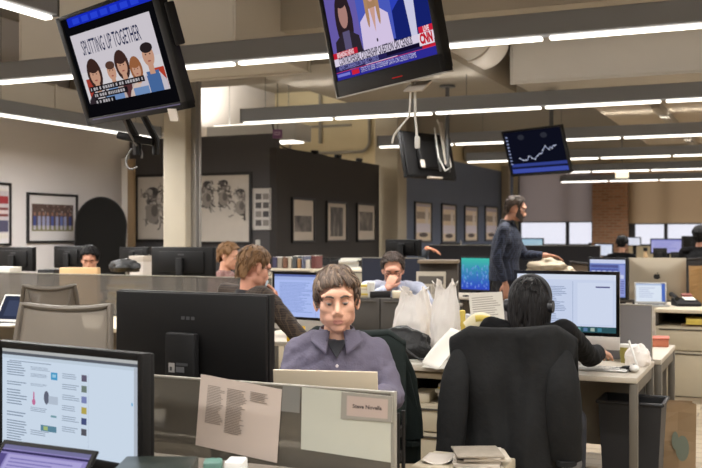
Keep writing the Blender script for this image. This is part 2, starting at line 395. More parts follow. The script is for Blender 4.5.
# ================================================================ flat pictures (screens, prints, labels)
class Flat:
    """flat shapes in the XZ plane facing -Y, layered by fractions of a millimetre"""
    def __init__(s, emit=True, X=None, y=0, k=.92): s.mb = MB(); s.mats = []; s.key = {}; s.emit = emit; s.y = y; s.n = 0; s.k = k; s.dy = .00012; s.clip = None; s.mb.X = X or Matrix.Identity(4)
    def c(s, col):
        if col not in s.key:
            s.key[col] = len(s.mats); s.mats.append(SCR(col, s.k) if s.emit else M('ink_%d_%d_%d' % col, col, .7))
        s.mb.mi = s.key[col]; s.n += 1
        return s.y-s.dy*s.n
    def poly(s, pts, col):
        y = s.c(col)
        if s.clip: a, b, c, d = s.clip; pts = [(min(max(p[0], a), b), min(max(p[1], c), d)) for p in pts]
        s.mb.poly([(p[0], y, p[1]) for p in pts]); return s
    def rect(s, x0, x1, z0, z1, col): return s.poly([(x0, z0), (x1, z0), (x1, z1), (x0, z1)], col)
    def ell(s, x, z, a, b, col, rot=0, n=18):
        return s.poly([(x+a*cos(t)*cos(rot)-b*sin(t)*sin(rot), z+a*cos(t)*sin(rot)+b*sin(t)*cos(rot)) for t in [2*pi*i/n for i in range(n)]], col)
    def text(s, t, x, z, size, col, align='CENTER', sx=1.0, bold=0):
        y = s.c(col); s.mb.text(t, (x, y, z), size, align=align, ext=0, sx=sx, bold=bold); return s
    def lines(s, x0, x1, z0, z1, n, col, fill=.45, rag=.25, seed=1):
        r = random.Random(seed); h = (z1-z0)/n
        y = s.c(col)
        for i in range(n):
            zz = z1-h*(i+.5); xe = x1-(x1-x0)*rag*r.random()
            s.mb.poly([(x0, y, zz-h*fill/2), (xe, y, zz-h*fill/2), (xe, y, zz+h*fill/2), (x0, y, zz+h*fill/2)])
        return s
    def stroke(s, pts, wd, col):
        y = s.c(col)
        for a, b in zip(pts[:-1], pts[1:]):
            dx, dz = b[0]-a[0], b[1]-a[1]; L = sqrt(dx*dx+dz*dz) or 1; nx, nz = -dz/L*wd/2, dx/L*wd/2
            s.mb.poly([(a[0]-nx, y, a[1]-nz), (b[0]-nx, y, b[1]-nz), (b[0]+nx, y, b[1]+nz), (a[0]+nx, y, a[1]+nz)])
        return s
    def bust(s, x, z, k, hair, skin, top, longhair=True, shirt=None, a=1.0):
        """head and shoulders; a widens them"""
        if longhair: s.ell(x, z+.01*k, .08*k*a, .115*k, hair)
        s.poly([(x-.17*k*a, z-.36*k), (x-.14*k*a, z-.17*k), (x-.05*k*a, z-.1*k), (x+.05*k*a, z-.1*k), (x+.14*k*a, z-.17*k), (x+.17*k*a, z-.36*k)], top)
        if shirt: s.poly([(x-.06*k*a, z-.1*k), (x+.06*k*a, z-.1*k), (x+.03*k*a, z-.36*k), (x-.03*k*a, z-.36*k)], shirt)
        s.rect(x-.025*k*a, x+.025*k*a, z-.12*k, z-.05*k, skin); s.ell(x, z, .054*k*a, .07*k, skin)
        s.ell(x, z+.052*k, .058*k*a, .034*k, hair)
        for e in (-1, 1): s.ell(x+e*.02*k*a, z+.01*k, .007*k*a, .005*k, (60, 44, 40), n=8)
        s.ell(x, z-.035*k, .016*k*a, .005*k, (150, 80, 76), n=8)
        return s
    def build(s, name, parent): return s.mb.build(name, s.mats, parent, sharp=0)
def c2w(p): return Vector((p[0]*ca-p[1]*sa, p[0]*sa+p[1]*ca, EYE+p[2]))
def television(label, campos, yaw, pitch, w_, h, content, bez, pole_dx=0, pole_back=.12, white_edge=False, group=None, back=False, cable=None):
    p = c2w(campos); t = thing('television', label, 'television', p, 0, group)
    X = RM((radians(pitch), 0, radians(yaw)+CA))
    fr = MB(); fr.X = X; fr.sm = True
    l, r, tp, bt = bez
    fr.bx(-w_/2, -w_/2+l, -.012, .03, -h/2, h/2, .004).bx(w_/2-r, w_/2, -.012, .03, -h/2, h/2, .004).bx(-w_/2, w_/2, -.012, .03, h/2-tp, h/2, .004).bx(-w_/2, w_/2, -.012, .03, -h/2, -h/2+bt, .004)
    fr.build('bezel', BLACK, t)
    if white_edge:
        e = MB(); e.X = X; e.bx(-w_/2-.006, -w_/2, -.014, .03, -h/2-.006, h/2).bx(-w_/2-.006, w_/2+.006, -.014, .03, -h/2-.006, -h/2); e.build('trim_edge', ALU, t)
    b = MB(); b.X = X; b.sm = True
    b.bx(-w_/2+.015, w_/2-.015, .0305, .048, -h/2+.015, h/2-.015, .008).bx(-w_/2+.2, w_/2-.2, .048, .11, -h/2+.1, h/2-.12, .02)
    b.build('back_shell', BLACK, t)
    g = MB(); g.X = X; g.bx(-w_/2+l-.002, w_/2-r+.002, -.001, .004, -h/2+bt-.002, h/2-tp+.002); g.build('screen_glass', M('screen_black', (9, 9, 12), .2), t)
    if content:
        F = Flat(X=X, y=-.0015); content(F, -w_/2+l, w_/2-r, -h/2+bt, h/2-tp); F.build('screen_picture', t)
    mnt = MB(); mnt.X = X; mnt.sm = True; mnt.box((pole_dx, .125, 0), (.22, .03, .22), None, .006).box((pole_dx-.08, .118, 0), (.03, .02, .4), None, .004).box((pole_dx+.08, .118, 0), (.03, .02, .4), None, .004)
    mnt.build('wall_bracket', GREYM, t)
    q = X @ Vector((pole_dx, .14+pole_back, 0)); q0 = X @ Vector((pole_dx, .13, 0))
    pl = MB().m(0, True).cyl((q.x, q.y, q.z-.15), (q.x, q.y, top_at(p.x+q.x, p.y+q.y)-p.z), .024, seg=16).cyl(q0, (q.x, q.y, q.z), .02).cyl((q.x, q.y, top_at(p.x+q.x, p.y+q.y)-p.z-.02), (q.x, q.y, top_at(p.x+q.x, p.y+q.y)-p.z), .09)
    pl.build('ceiling_pole', GREYM, t)
    return t, X
# ---- comedy programme
def show(F, x0, x1, z0, z1):
    w_, h = x1-x0, z1-z0
    P = lambda u, v: (x0+u*w_, z1-v*h)
    def R(u0, u1, v0, v1, c): F.rect(x0+u0*w_, x0+u1*w_, z1-v1*h, z1-v0*h, c)
    R(0, 1, 0, 1, (10, 10, 14)); R(.06, 1, 0, .09, (24, 44, 190))
    for k in range(7): F.rect(x0+(.12+.11*k)*w_, x0+(.2+.11*k)*w_, z1-.075*h, z1-.02*h, (40, 66, 215))
    u0, u1, v0, v1 = .045, .93, .17, .87
    R(u0, u1, v0, v1, (206, 200, 208)); R(u0, u1, v0+.38, v1, (212, 208, 212))
    x, z = P(.465, .325); F.text('SPLITTING UP TOGETHER', x, z, .108, (38, 44, 76), sx=.47, bold=.0006)
    def person(u, v, k, hair, top, lh, sk=(196, 150, 126), shirt=None):
        x, z = P(u, v); F.bust(x, z, k, hair, sk, top, lh, shirt, 1.3)
    F.clip = (x0+u0*w_, x0+u1*w_, z1-v1*h, z1)
    R(.08, .17, .62, .86, (160, 60, 48)); R(.83, .925, .66, .86, (178, 62, 44))
    person(.20, .60, .72, (58, 38, 34), (48, 40, 46), True, shirt=(206, 200, 204))
    person(.395, .60, .62, (84, 58, 48), (120, 150, 190), False); person(.525, .575, .66, (62, 40, 36), (186, 170, 168), True, shirt=(86, 50, 52))
    person(.66, .64, .55, (150, 96, 62), (206, 186, 176), True); person(.815, .54, .74, (40, 32, 34), (196, 190, 200), False, shirt=(70, 104, 156))
    x, z = P(.815, .78); F.rect(x-.06, x+.06, z-.055, z+.035, (70, 104, 156))
    R(.58, .74, .80, .87, (112, 142, 186)); R(.31, .47, .79, .87, (110, 140, 186))
    F.clip = None
    R(.10, .72, .70, .755, (26, 22, 26)); R(.13, .52, .765, .82, (26, 22, 26)); R(.13, .36, .83, .885, (14, 14, 18))
    r = random.Random(3)
    for v, ua, ub in ((.727, .115, .70), (.792, .145, .50), (.857, .145, .34)):
        u = ua
        while u < ub:
            l = r.choice((.012, .018, .022)); R(u, u+l, v-.014, v+.014, (176, 172, 176)); u += l+r.choice((.008, .008, .022))
t, X1 = television('hanging television showing a comedy title card above a family group', (-1.16, 4.89, .87), -47.5, 18.7, 1.0, .588, show, (.045, .055, .02, .04), 0)
g = MB(); g.X = X1; g.m(0, True).box((.53, .02, .1), (.02, .05, .2), None, .008); g.build('side_speaker', BLACK, t)
g = MB(); g.X = X1; g.box((.36, -.014, -.31), (.07, .006, .06), (0, .1, 0)); g.build('hanging_tag', PAPERD, t)
g = MB(); g.X = X1; g.bx(-.42, .44, -.0135, -.0125, -.268, -.262); g.build('bezel_strip', M('purple_gloss', (74, 70, 110), .3), t)
for o in list(t.children):
    if o.name.startswith(('ceiling_pole',)): pass
# mount arm and dangling cable below the panel
g = MB().m(0, True)
q = [X1 @ Vector(v) for v in ((-.28, .09, -.25), (-.26, .12, -.42), (-.27, .1, -.5))]
g.tube(q, .035, flat=.6).tube([v+Vector((.1, .03, 0)) for v in q], .03, flat=.6); g.box(q[1], (.2, .1, .04), (0, .2, .3), .01)
g.build('tilt_arm', BLACK, t)
g = MB().m(0, True); c0 = q[2]
g.tube([c0+Vector((.05*cos(a)-.02, .02*sin(a), .06*sin(a)-.02)) for a in [2*pi*i/14 for i in range(13)]], .006); g.tube([q[0], q[0]+Vector((.06, -.02, -.12)), q[2]+Vector((.02, 0, .02))], .006)
g.build('cable', M('cable_grey', (120, 116, 112), .6), t)
# ---- news programme
def news(F, x0, x1, z0, z1):
    w_, h = x1-x0, z1-z0
    def R(u0, u1, v0, v1, c): F.rect(x0+u0*w_, x0+u1*w_, z1-v1*h, z1-v0*h, c)
    def T(s, u, v, sz, c, sx=.7, b=0, al='CENTER'): F.text(s, x0+u*w_, z1-v*h, sz, c, al, sx, b)
    P = lambda u, v: (x0+u*w_, z1-v*h)
    F.clip = (x0, x1, z0, z1)
    R(0, 1, 0, 1, (20, 26, 70)); R(0, .33, 0, .74, (104, 92, 170)); R(.33, .66, 0, .74, (76, 92, 190)); R(.66, 1, 0, .74, (46, 66, 190))
    x, z = P(.18, .36)
    F.ell(x, z-.02, .085, .16, (44, 32, 38)); F.poly([(x-.15, z-.3), (x-.12, z-.11), (x-.04, z-.075), (x+.04, z-.075), (x+.12, z-.11), (x+.15, z-.3)], (46, 38, 48)); F.rect(x-.035, x+.035, z-.3, z-.07, (92, 84, 120)); F.ell(x, z+.015, .045, .07, (172, 128, 120)); F.ell(x, z+.08, .05, .03, (44, 32, 38))
    x, z = P(.485, .2)
    F.ell(x, z, .07, .14, (170, 130, 96)); F.poly([(x-.15, z-.37), (x-.13, z-.13), (x-.04, z-.08), (x+.04, z-.08), (x+.13, z-.13), (x+.15, z-.37)], (216, 200, 232)); F.poly([(x-.025, z-.08), (x+.025, z-.08), (x, z-.2)], (206, 160, 146)); F.ell(x, z+.02, .045, .07, (210, 164, 150)); F.ell(x-.05, z-.07, .016, .1, (176, 136, 100)); F.ell(x+.05, z-.07, .016, .1, (176, 136, 100)); F.ell(x, z-.24, .007, .009, (40, 30, 50))
    x, z = P(.83, .2)
    F.poly([(x-.16, z-.36), (x-.15, z-.13), (x-.05, z-.07), (x+.05, z-.07), (x+.15, z-.13), (x+.16, z-.36)], (22, 34, 110)); F.poly([(x-.04, z-.07), (x+.04, z-.07), (x+.02, z-.34), (x-.02, z-.34)], (206, 206, 232)); F.ell(x, z+.02, .05, .075, (202, 152, 140)); F.ell(x, z+.085, .05, .025, (150, 140, 140))
    R(.87, 1, .705, .765, (206, 34, 60)); T('LIVE', .935, .736, .034, (240, 220, 230), .75, .0012)
    R(0, .27, .70, .765, (196, 30, 54)); T('BREAKING NEWS', .135, .734, .036, (240, 220, 226), .62, .001)
    R(0, 1, .765, .845, (222, 212, 232)); T('CONTROVERSIAL CITIZENSHIP QUESTION ON CENSUS', .425, .806, .056, (40, 34, 60), .50, .0012)
    R(0, 1, .845, .905, (38, 32, 84)); R(.55, .985, .85, .885, (18, 14, 40))
    T('NEWS CONFERENCE ON PUBLIC CENSUS', .04, .876, .034, (150, 150, 220), .62, 0, 'LEFT')
    R(.86, .99, .77, .885, (232, 218, 230)); T('CNN', .925, .826, .062, (196, 24, 44), .72, .0035)
    R(.88, 1, .887, .915, (196, 30, 54))
    R(0, 1, .915, 1, (46, 44, 150)); R(0, 1, .912, .918, (200, 60, 96)); R(.17, .25, .925, .975, (204, 34, 58))
    T('STATE TO SEEK CITIZENSHIP DATA ON CENSUS FORMS', .27, .953, .036, (206, 204, 236), .56, 0, 'LEFT'); R(.01, .15, .935, .965, (120, 124, 214))
t, X2 = television('hanging television showing a breaking news broadcast with three guests', (.134, 4.831, 1.029), -59.6, 12.4, 1.0, .588, news, (.03, .045, .02, .085), 0, white_edge=True)
g = MB(); g.X = X2; g.bx(.06, .15, -.0135, -.0125, -.268, -.264); g.build('status_light', EM('red_led', (170, 24, 26), 1.0), t)
g = MB(); g.X = X2; g.m(0, True).box((.2, .03, -.33), (.14, .08, .012), (.5, .1, .1), .004); g.build('plug_tray', PAPERD, t)
g = MB().m(0, True); q0 = X2 @ Vector((.17, .04, -.31)); g.tube([q0, q0+Vector((0, 0, -.15)), q0+Vector((.01, 0, -.26))], .007).box(q0+Vector((.012, 0, -.29)), (.025, .02, .06), None, .006)
g.tube([q0+Vector((-.02, 0, 0)), q0+Vector((-.03, 0, -.16)), q0+Vector((-.11, 0, -.25)), q0+Vector((-.12, 0, -.29))], .006)
g.build('white_cable', WHITEP, t)
# ---- chart screen
def chart(F, x0, x1, z0, z1):
    w_, h = x1-x0, z1-z0
    def R(u0, u1, v0, v1, c): F.rect(x0+u0*w_, x0+u1*w_, z1-v1*h, z1-v0*h, c)
    R(0, 1, 0, 1, (14, 16, 30)); R(.03, 1, .76, .83, (52, 66, 142)); R(.02, 1, .88, .98, (64, 80, 170)); R(0, 1, .83, .88, (24, 28, 60))
    for k in range(9): R(.02, .055, .1+.08*k, .13+.08*k, (150, 160, 200))
    r = random.Random(5); v = .62; pts = []
    for k in range(26):
        u = .2+.027*k; v = max(.38, min(.68, v+r.uniform(-.08, .065))); pts.append((x0+u*w_, z1-v*h))
    F.stroke(pts, .009, (170, 178, 210))
    for p in pts[::2]: F.ell(p[0], p[1], .008, .008, (220, 224, 240), n=8)
    F.ell(x0+.3*w_, z1-.14*h, .05, .03, (44, 46, 56)); F.ell(x0+.7*w_, z1-.14*h, .05, .03, (44, 46, 56))
t, X4 = television('hanging dark screen with a white line chart above the standing man', (2.04, 10.77, .91), -54.7, 17.8, .9, .53, chart, (.02, .02, .02, .025), 0)
t, X3 = television('hanging television turned away, showing its black back and loose cables', (.86, 11.07, .88), 46.7+180, 11.3, .9, .53, None, (.02, .02, .02, .03), -.14, .05)
g = MB().m(0, True); g.X = X3; g.tube([(-.1, .15, .4), (-.2, .16, .1), (-.22, .15, -.15), (-.1, .15, -.2), (-.02, .15, -.05), (-.03, .15, .3)], .009); g.build('cable', WHITEP, t)
g = MB(); g.X = X3; g.bx(.2, .27, .111, .114, -.17, -.08); g.build('rating_label', PAPERD, t)
g = MB(); g.X = X3; g.bx(-.12, .12, .05, .09, -.275, -.255); g.build('port_strip', PAPERD, t)
g = MB().m(0, True); g.X = X3; g.box((-.14, .16, .12), (.06, .03, .5), None, .01); g.build('mount_rail', PAPERD, t)
# exit sign style purple box hanging under the second row
t = thing('hanging_sign', 'small purple sign box hanging over the corner of the dark walls', 'sign', W(277.5, 134, 14.2), .3)
MB().box((0, 0, 0), (.14, .05, .13), None, .01).build('sign_box', M('purple_sign', (128, 84, 130), .5), t)
MB().m(0, True).cyl((0, 0, .06), (0, 0, H-t.location.z), .006).build('hanger', GREYM, t)
F = Flat(False, y=-.026); F.rect(-.045, .045, -.02, .03, (196, 170, 196)); F.rect(-.03, .03, .0, .012, (110, 60, 112)); F.build('sign_face', t)
t = thing('hanging_sign', 'small lit exit sign box hanging before the brick pier', 'sign', W(622, 174.5, 21.5), .3)
MB().box((0, 0, 0), (.28, .06, .16), None, .01).build('sign_box', EM('sign_glow', (255, 240, 206), 1.5), t)
MB().m(0, True).cyl((0, 0, .08), (0, 0, H-t.location.z), .006).build('hanger', GREYM, t)
# ================================================================ wall pictures
def sketch(seed, x0, x1, z0, z1, n):
    def go(t):
        F = Flat(False, y=-.0175); r = random.Random(seed)
        for k in range(n):
            cx = x0+(x1-x0)*(k+.5)/n+r.uniform(-.04, .04); top = z1-(z1-z0)*r.uniform(.12, .3); hs = (x1-x0)/n*.27
            cols = [(70, 66, 64), (104, 98, 94), (140, 132, 126)]
            F.ell(cx, top, hs, hs*1.25, (176, 168, 160)); F.ell(cx, top+hs*.6, hs*1.1, hs*.75, cols[0]); F.ell(cx+hs*.3, top-hs*.1, hs*.5, hs*.3, cols[1])
            for q in range(14):
                F.ell(cx+r.uniform(-1.5, 1.5)*hs, top-hs*r.uniform(-.6, 4.2), hs*r.uniform(.2, .6), hs*r.uniform(.15, .5), r.choice([(176, 168, 160), (150, 142, 136), (120, 114, 110), (190, 184, 176)]), r.uniform(0, 3))
            for q in range(34):
                a = top-hs*r.uniform(-.9, 4.4); b = cx+r.uniform(-1.6, 1.6)*hs; an = r.uniform(0, 6.3)
                pts = [(b, a)]
                for _ in range(5): an += r.uniform(-.9, .9); pts.append((pts[-1][0]+cos(an)*hs*.28, pts[-1][1]+sin(an)*hs*.28))
                pts = [(min(max(p[0], x0+.02), x1-.02), min(max(p[1], z0+.05), z1-.03)) for p in pts]
                F.stroke(pts, r.uniform(.008, .028), r.choice(cols))
            F.ell(cx, top-hs*2.6, hs*1.2, hs*1.5, (150, 142, 134)); F.ell(cx+hs*.4, top-hs*2.2, hs*.6, hs*.9, cols[1])
        F.build('ink_drawing', t)
    return go
def onA(px, py): d = on_y(px, YA); return W(px, py, d)
def onB(px, py): d = on_x(px, XB); return W(px, py, d)
def onL(px, py): d = on_x(px, XL); return W(px, py, d)
SK = M('sketch_paper', (208, 200, 190), .7, var=.03)
for (pa, pb, yt, yb, lb, sd, n) in ((136, 188, 174, 242, 'large framed ink sketch of heads between the tan edged door and concrete column', 2, 2), (196, 252.5, 172.5, 244.5, 'large framed ink sketch of a crowd between the concrete column and small poster', 4, 3)):
    a, b = onA(pa, yb), onA(pb, yb); w_ = b.x-a.x; z1 = onA((pa+pb)/2, yt).z; z0 = onA((pa+pb)/2, yb).z; h = z1-z0
    picture(lb, 'picture', ((a.x+b.x)/2, YA, z0), 0, w_, h, .045, (-w_/2+.06, w_/2-.06, .06, h-.06), SK, mount=SK, extra=sketch(sd, -w_/2+.1, w_/2-.1, .12, h-.1, n))
a, b = onA(253.5, 230), onA(272, 188); w_, h = b.x-a.x, b.z-a.z
def comic(t):
    F = Flat(False, y=-.0175)
    for i in range(2):
        for j in range(4): F.rect(-w_*.36+i*w_*.4, -w_*.36+i*w_*.4+w_*.32, h*(.1+.21*j), h*(.1+.21*j)+h*.14, [(90, 86, 86), (140, 134, 130), (74, 72, 74)][(i+j) % 3])
    F.build('panel_print', t)
picture('small white poster of grey panels on the dark wall above the light switch', 'picture', ((a.x+b.x)/2, YA, a.z), 0, w_, h, .015, (-w_/2+.02, w_/2-.02, .02, h-.02), M('poster_white', (206, 202, 198), .7), fmat=M('pale_frame', (190, 186, 182), .5), extra=comic)
p = onA(258, 243); t = thing('light_switch', 'white light switch on the dark wall below the small poster', 'switch', (p.x, YA, p.z))
MB().bx(-.04, .04, -.012, 0, -.05, .05, .005).build('plate', WHITEP, t); MB().bx(-.015, .015, -.02, -.012, -.025, .025, .003).build('rocker', WHITEP, t)
t = thing('power_outlet', 'pale wall plate on the slate blue wall between framed photos', 'outlet', (XB, onB(460.5, 243).y, onB(460.5, 243).z), pi/2)
MB().bx(-.05, .05, -.012, 0, -.06, .06, .005).build('plate', WHITEP, t)
def wallpic(pa, pb, yt, yb, on, wx, lb, pic, fr=.035, mt=MATB, inner=(.16, .84, .2, .8), group=None, extra=None, fm=BFR):
    a, b = on(pa, yb), on(pb, yb); m = on((pa+pb)/2, yt); z0 = on((pa+pb)/2, yb).z; h = m.z-z0; w_ = b.y-a.y
    return picture(lb, 'picture', (wx, (a.y+b.y)/2, z0), pi/2, w_, h, fr, (-w_/2+inner[0]*w_, -w_/2+inner[1]*w_, inner[2]*h, inner[3]*h), pic, mt, fm, extra, group), w_, h
MT2 = M('mount_tan', (196, 184, 170), .7)
gb = [(.3, (60, 56, 54)), (.5, (120, 112, 106)), (.68, (176, 166, 156))]
wallpic(291, 313.5, 198, 242.5, onB, XB, 'framed crowd photo with pale mount, closest to the light switch on the black wall', noise_pic('photo_crowd', gb, 5, (1, 1, 1), 6, 1), mt=MT2, inner=(.12, .88, .24, .6))
wallpic(325.5, 346, 201.5, 242, onB, XB, 'middle framed photo on the black wall, a dark narrow doorway picture', noise_pic('photo_door', [(.25, (44, 42, 42)), (.5, (86, 82, 80)), (.75, (160, 152, 144))], 4, (3, 3, .6), 4, 4), mt=MT2, inner=(.2, .8, .14, .86))
wallpic(356, 374.5, 203.5, 241.5, onB, XB, 'framed photo at the end of the black wall beside the pale column', noise_pic('photo_dim', [(.3, (70, 66, 64)), (.5, (104, 98, 92)), (.7, (150, 140, 130))], 4, (1, 1, 1), 4, 9), mt=MT2, inner=(.14, .86, .28, .78))
GLS = M('painted_glare', (214, 206, 220), .25)  # pale base colour paints the glare on these photos
for k, (pa, pb, yt, yb, lb) in enumerate(((414, 431, 202, 242.5, 'first bright framed photo on the slate blue wall, beside the pale column'), (441, 455.5, 204, 243, 'second bright framed photo on the slate blue wall, from the pale column'), (464, 477, 206, 242, 'third bright framed photo on the slate blue wall, from the pale column'), (484.5, 497, 206.5, 241, 'fourth framed photo on the slate blue wall, just behind the standing man'))):
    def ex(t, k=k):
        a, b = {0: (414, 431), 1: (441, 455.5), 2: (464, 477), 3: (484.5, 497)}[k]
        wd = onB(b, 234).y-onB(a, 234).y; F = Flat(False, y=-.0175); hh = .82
        F.rect(-wd*.42, wd*.42, hh*.06, hh*.94, (244, 228, 208)); F.rect(-wd*.4, wd*.36, hh*.62, hh*.8, (176, 160, 148)); F.rect(-wd*.42, wd*.42, hh*.26, hh*.5, (244, 238, 250)); F.ell(0, hh*.2, wd*.26, hh*.06, (104, 92, 88)); F.rect(wd*.1, wd*.3, hh*.5, hh*.9, (246, 236, 230))  # print tones lightened to paint in the windows mirrored by the glass
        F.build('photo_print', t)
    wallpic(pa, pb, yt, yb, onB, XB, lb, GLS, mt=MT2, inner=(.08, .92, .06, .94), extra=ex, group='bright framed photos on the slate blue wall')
def sports(x0, x1, z0, z1, seed):
    def go(t):
        F = Flat(False, y=-.0175); r = random.Random(seed)
        F.rect(x0, x1, z0, z1, (88, 70, 64)); F.rect(x0, x1, z0, z0+(z1-z0)*.2, (128, 124, 84))
        for k in range(60): F.ell(x0+(x1-x0)*r.random(), z0+(z1-z0)*r.uniform(.62, .95), .012, .012, r.choice([(140, 116, 108), (64, 50, 50), (160, 150, 150), (96, 60, 60)]), n=6)
        for k in range(9):
            x = x0+(x1-x0)*(.06+.105*k)+r.uniform(-.01, .01); c = r.choice([(74, 88, 150), (96, 108, 166), (60, 72, 132), (150, 154, 190)])
            F.rect(x-.03, x+.03, z0+.05, z0+(z1-z0)*.55, c); F.ell(x, z0+(z1-z0)*.63, .022, .028, (150, 112, 96), n=8); F.rect(x-.025, x+.025, z0+.02, z0+.08, (190, 186, 190))
        F.build('team_photo', t)
    return go
a, b = onL(26, 243), onL(76.5, 243); wd = b.y-a.y; hh = onL(51, 193.5).z-onL(51, 243).z
wallpic(26, 76.5, 193.5, 243, onL, XL, 'black framed team photo with wide white mount on the white wall', MATB, inner=(.1, .9, .24, .76), extra=sports(-wd*.41, wd*.41, hh*.24, hh*.78, 3), mt=M('mount_white', (216, 212, 212), .7))
a, b = onL(-24, 246), onL(10, 246); wd2 = b.y-a.y; hh2 = onL(0, 182).z-onL(0, 246).z
def reds(t):
    F = Flat(False, y=-.0175); w_, h = wd2, hh2
    F.rect(-w_*.4, w_*.42, h*.2, h*.86, (190, 182, 186)); F.rect(-w_*.4, w_*.42, h*.66, h*.78, (150, 44, 52)); F.rect(-w_*.4, w_*.42, h*.46, h*.6, (120, 60, 60)); F.rect(-w_*.4, w_*.42, h*.22, h*.4, (76, 74, 100)); F.rect(.1*w_, .42*w_, h*.5, h*.56, (206, 190, 190))
    F.build('photo_print', t)
wallpic(-24, 10, 182, 246, onL, XL, 'black framed red and white photo cut by the picture edge on the white wall', MATB, inner=(.08, .92, .12, .9), extra=reds, mt=M('mount_white', (216, 212, 212), .7))
# black rounded fabric backdrop leaning on the white wall
d = 14.3; p0 = W(100, 234, d); n_ = 30
poly = []
hw, zt = .36, 1.43+(234-197.5)/FPX*d
for i in range(25):
    a = pi*i/24; poly.append((hw*cos(a), zt-.42+.42*sin(a)))
poly += [(-hw*1.05, .9), (-hw*.9, .05), (-hw*.3, .0), (hw*.3, .0), (hw*.9, .05), (hw*.98, .75), (hw*.9, .95)]
t = thing('folding_backdrop', 'tall black round-topped fabric panel leaning against the white wall by the doorway', 'photo backdrop', (p0.x+.02, p0.y, 0), CA+.25)
MB().prism(poly, -.012, .012).build('fabric', M('black_fabric', (24, 23, 22), .9, bump=.2, spec=.1), t)
MB().m(0, True).tube([(x, 0, z) for x, z in poly]+[(poly[0][0], 0, poly[0][1])], .013).build('rim', M('rim_black', (26, 25, 25), .7), t)

for px_, nm in ((317, 'above the framed crowd photo'), (340, 'above the middle framed photo'), (361, 'near its end by the pale column')):
    q = onB(px_, 160); t = thing('ceiling_spot', 'small black spot fitting on the black wall top '+nm, 'spotlight', (XB-.06, q.y, 2.75))
    MB().m(0, True).box((0, 0, .035), (.07, .09, .07), None, .01).build('housing', BLACK, t); MB().m(0, True).cyl((.03, 0, .04), (.075, 0, .03), .03, .036).build('lamp_head', DARK, t)
t = thing('loose_cable', 'black cable looping down over the corner top of the dark walls', 'cable', (XB-.06, YA+.1, 2.75)); MB().m(0, True).tube([(-.12, 0, .6), (-.06, 0, .3), (-.02, .05, .12), (.0, .2, .03), (0, .6, .012), (0, 1.2, .02), (0, 1.8, .012)], .012, 8).build('cable', BLACK, t)
# ================================================================ FURNITURE KITS
DZ = .73
LAM = M('desk_laminate', (182, 172, 156), .45, var=.03, scale=3)
LEGM = M('desk_leg_paint', (100, 94, 84), .45, .2)
def desk(label, x0, x1, y0, y1, top=LAM, z=DZ, legs=True, panel=True, th=.03, group=None):
    cx, cy = (x0+x1)/2, (y0+y1)/2; t = thing('office_desk', label, 'desk', (cx, cy, 0), 0, group); a, b = (x1-x0)/2, (y1-y0)/2
    MB().m(0, True).bx(-a, a, -b, b, z-th, z, .006).build('desktop', top, t)
    for sx in (-1, 1):
        for sy in (-1, 1):
            MB().m(0, True).bx(sx*(a-.02)-.02, sx*(a-.02)+.02, sy*(b-.03)-.02, sy*(b-.03)+.02, 0, z-th, .004).build('leg', LEGM, t)
    r = MB().m(0, True)
    for sx in (-1, 1): r.bx(sx*(a-.02)-.012, sx*(a-.02)+.012, -b+.05, b-.05, z-th-.06, z-th, .003)
    r.bx(-a+.04, a-.04, b-.04, b-.02, z-th-.06, z-th, .003); r.build('rail', LEGM, t)
    if panel: MB().bx(-a+.05, a-.05, b-.035, b-.02, .25, z-.1).build('modesty_panel', M('modesty_grey', (128, 122, 112), .6), t)
    return t
def monitor(label, x, y, rz, w_=.54, h=.33, zb=.86, content=None, desk=DZ, frame=BLACK, bez=.018, th=.05, logo=True, tilt=0, group=None, bump=True, label_tag=True, neck=.07, name='computer_monitor', k=.92):
    """screen towards local -Y, bottom edge at zb"""
    t = thing(name, label, 'monitor', (x, y, desk), rz, group); z0 = zb-desk; zc = z0+h/2
    X = Matrix.Translation((0, 0, zc)) @ RM((tilt, 0, 0))
    def mb():
        q = MB(); q.X = X; q.sm = True; return q
    f = mb()
    for q in ((-w_/2, -w_/2+bez, -h/2, h/2), (w_/2-bez, w_/2, -h/2, h/2), (-w_/2+bez, w_/2-bez, h/2-bez, h/2), (-w_/2+bez, w_/2-bez, -h/2, -h/2+bez*1.15)): f.bx(q[0], q[1], -.022, .012, q[2], q[3], .003)
    f.build('bezel', frame, t)
    b = mb(); b.bx(-w_/2+.003, w_/2-.003, .0125, .03, -h/2+.003, h/2-.003, .006)
    if bump: b.bx(-w_*.36, w_*.36, .03, th, -h*.32, h*.36, .012)
    b.build('back_shell', frame, t)
    g = mb(); g.bx(-w_/2+bez-.002, w_/2-bez+.002, -.012, .008, -h/2+bez-.002, h/2-bez+.002)
    if content:
        g.build('screen_glass', M('screen_black', (9, 9, 12), .2), t)
        F = Flat(X=X, y=-.0125, k=k); content(F, -w_/2+bez, w_/2-bez, -h/2+bez, h/2-bez); F.build('screen_picture', t)
    else: g.build('screen_glass', M('screen_black', (9, 9, 12), .2), t)
    s = MB().m(0, True); s.bx(-neck/2, neck/2, th+.001, th+.035, .012, zc+.04, .008); s.build('stand_neck', frame, t)
    s = MB().m(0, True); s.bx(-.13, .13, -.08, .12, 0, .014, .006); s.build('stand_base', frame, t)
    if logo:
        L = Flat(False, X=Matrix.Translation((0, th+.0005 if bump else .031, zc)) @ Matrix.Rotation(pi, 4, 'Z'), y=0)
        for i in range(3): L.rect(-.028+.022*i, -.012+.022*i, h*.23, h*.23+.012, (70, 70, 72))
        if label_tag: L.rect(-.022, .022, -.02, .018, (150, 146, 142)); L.rect(-.016, .004, -.014, .012, (80, 78, 78))
        L.build('back_label', t)
    return t
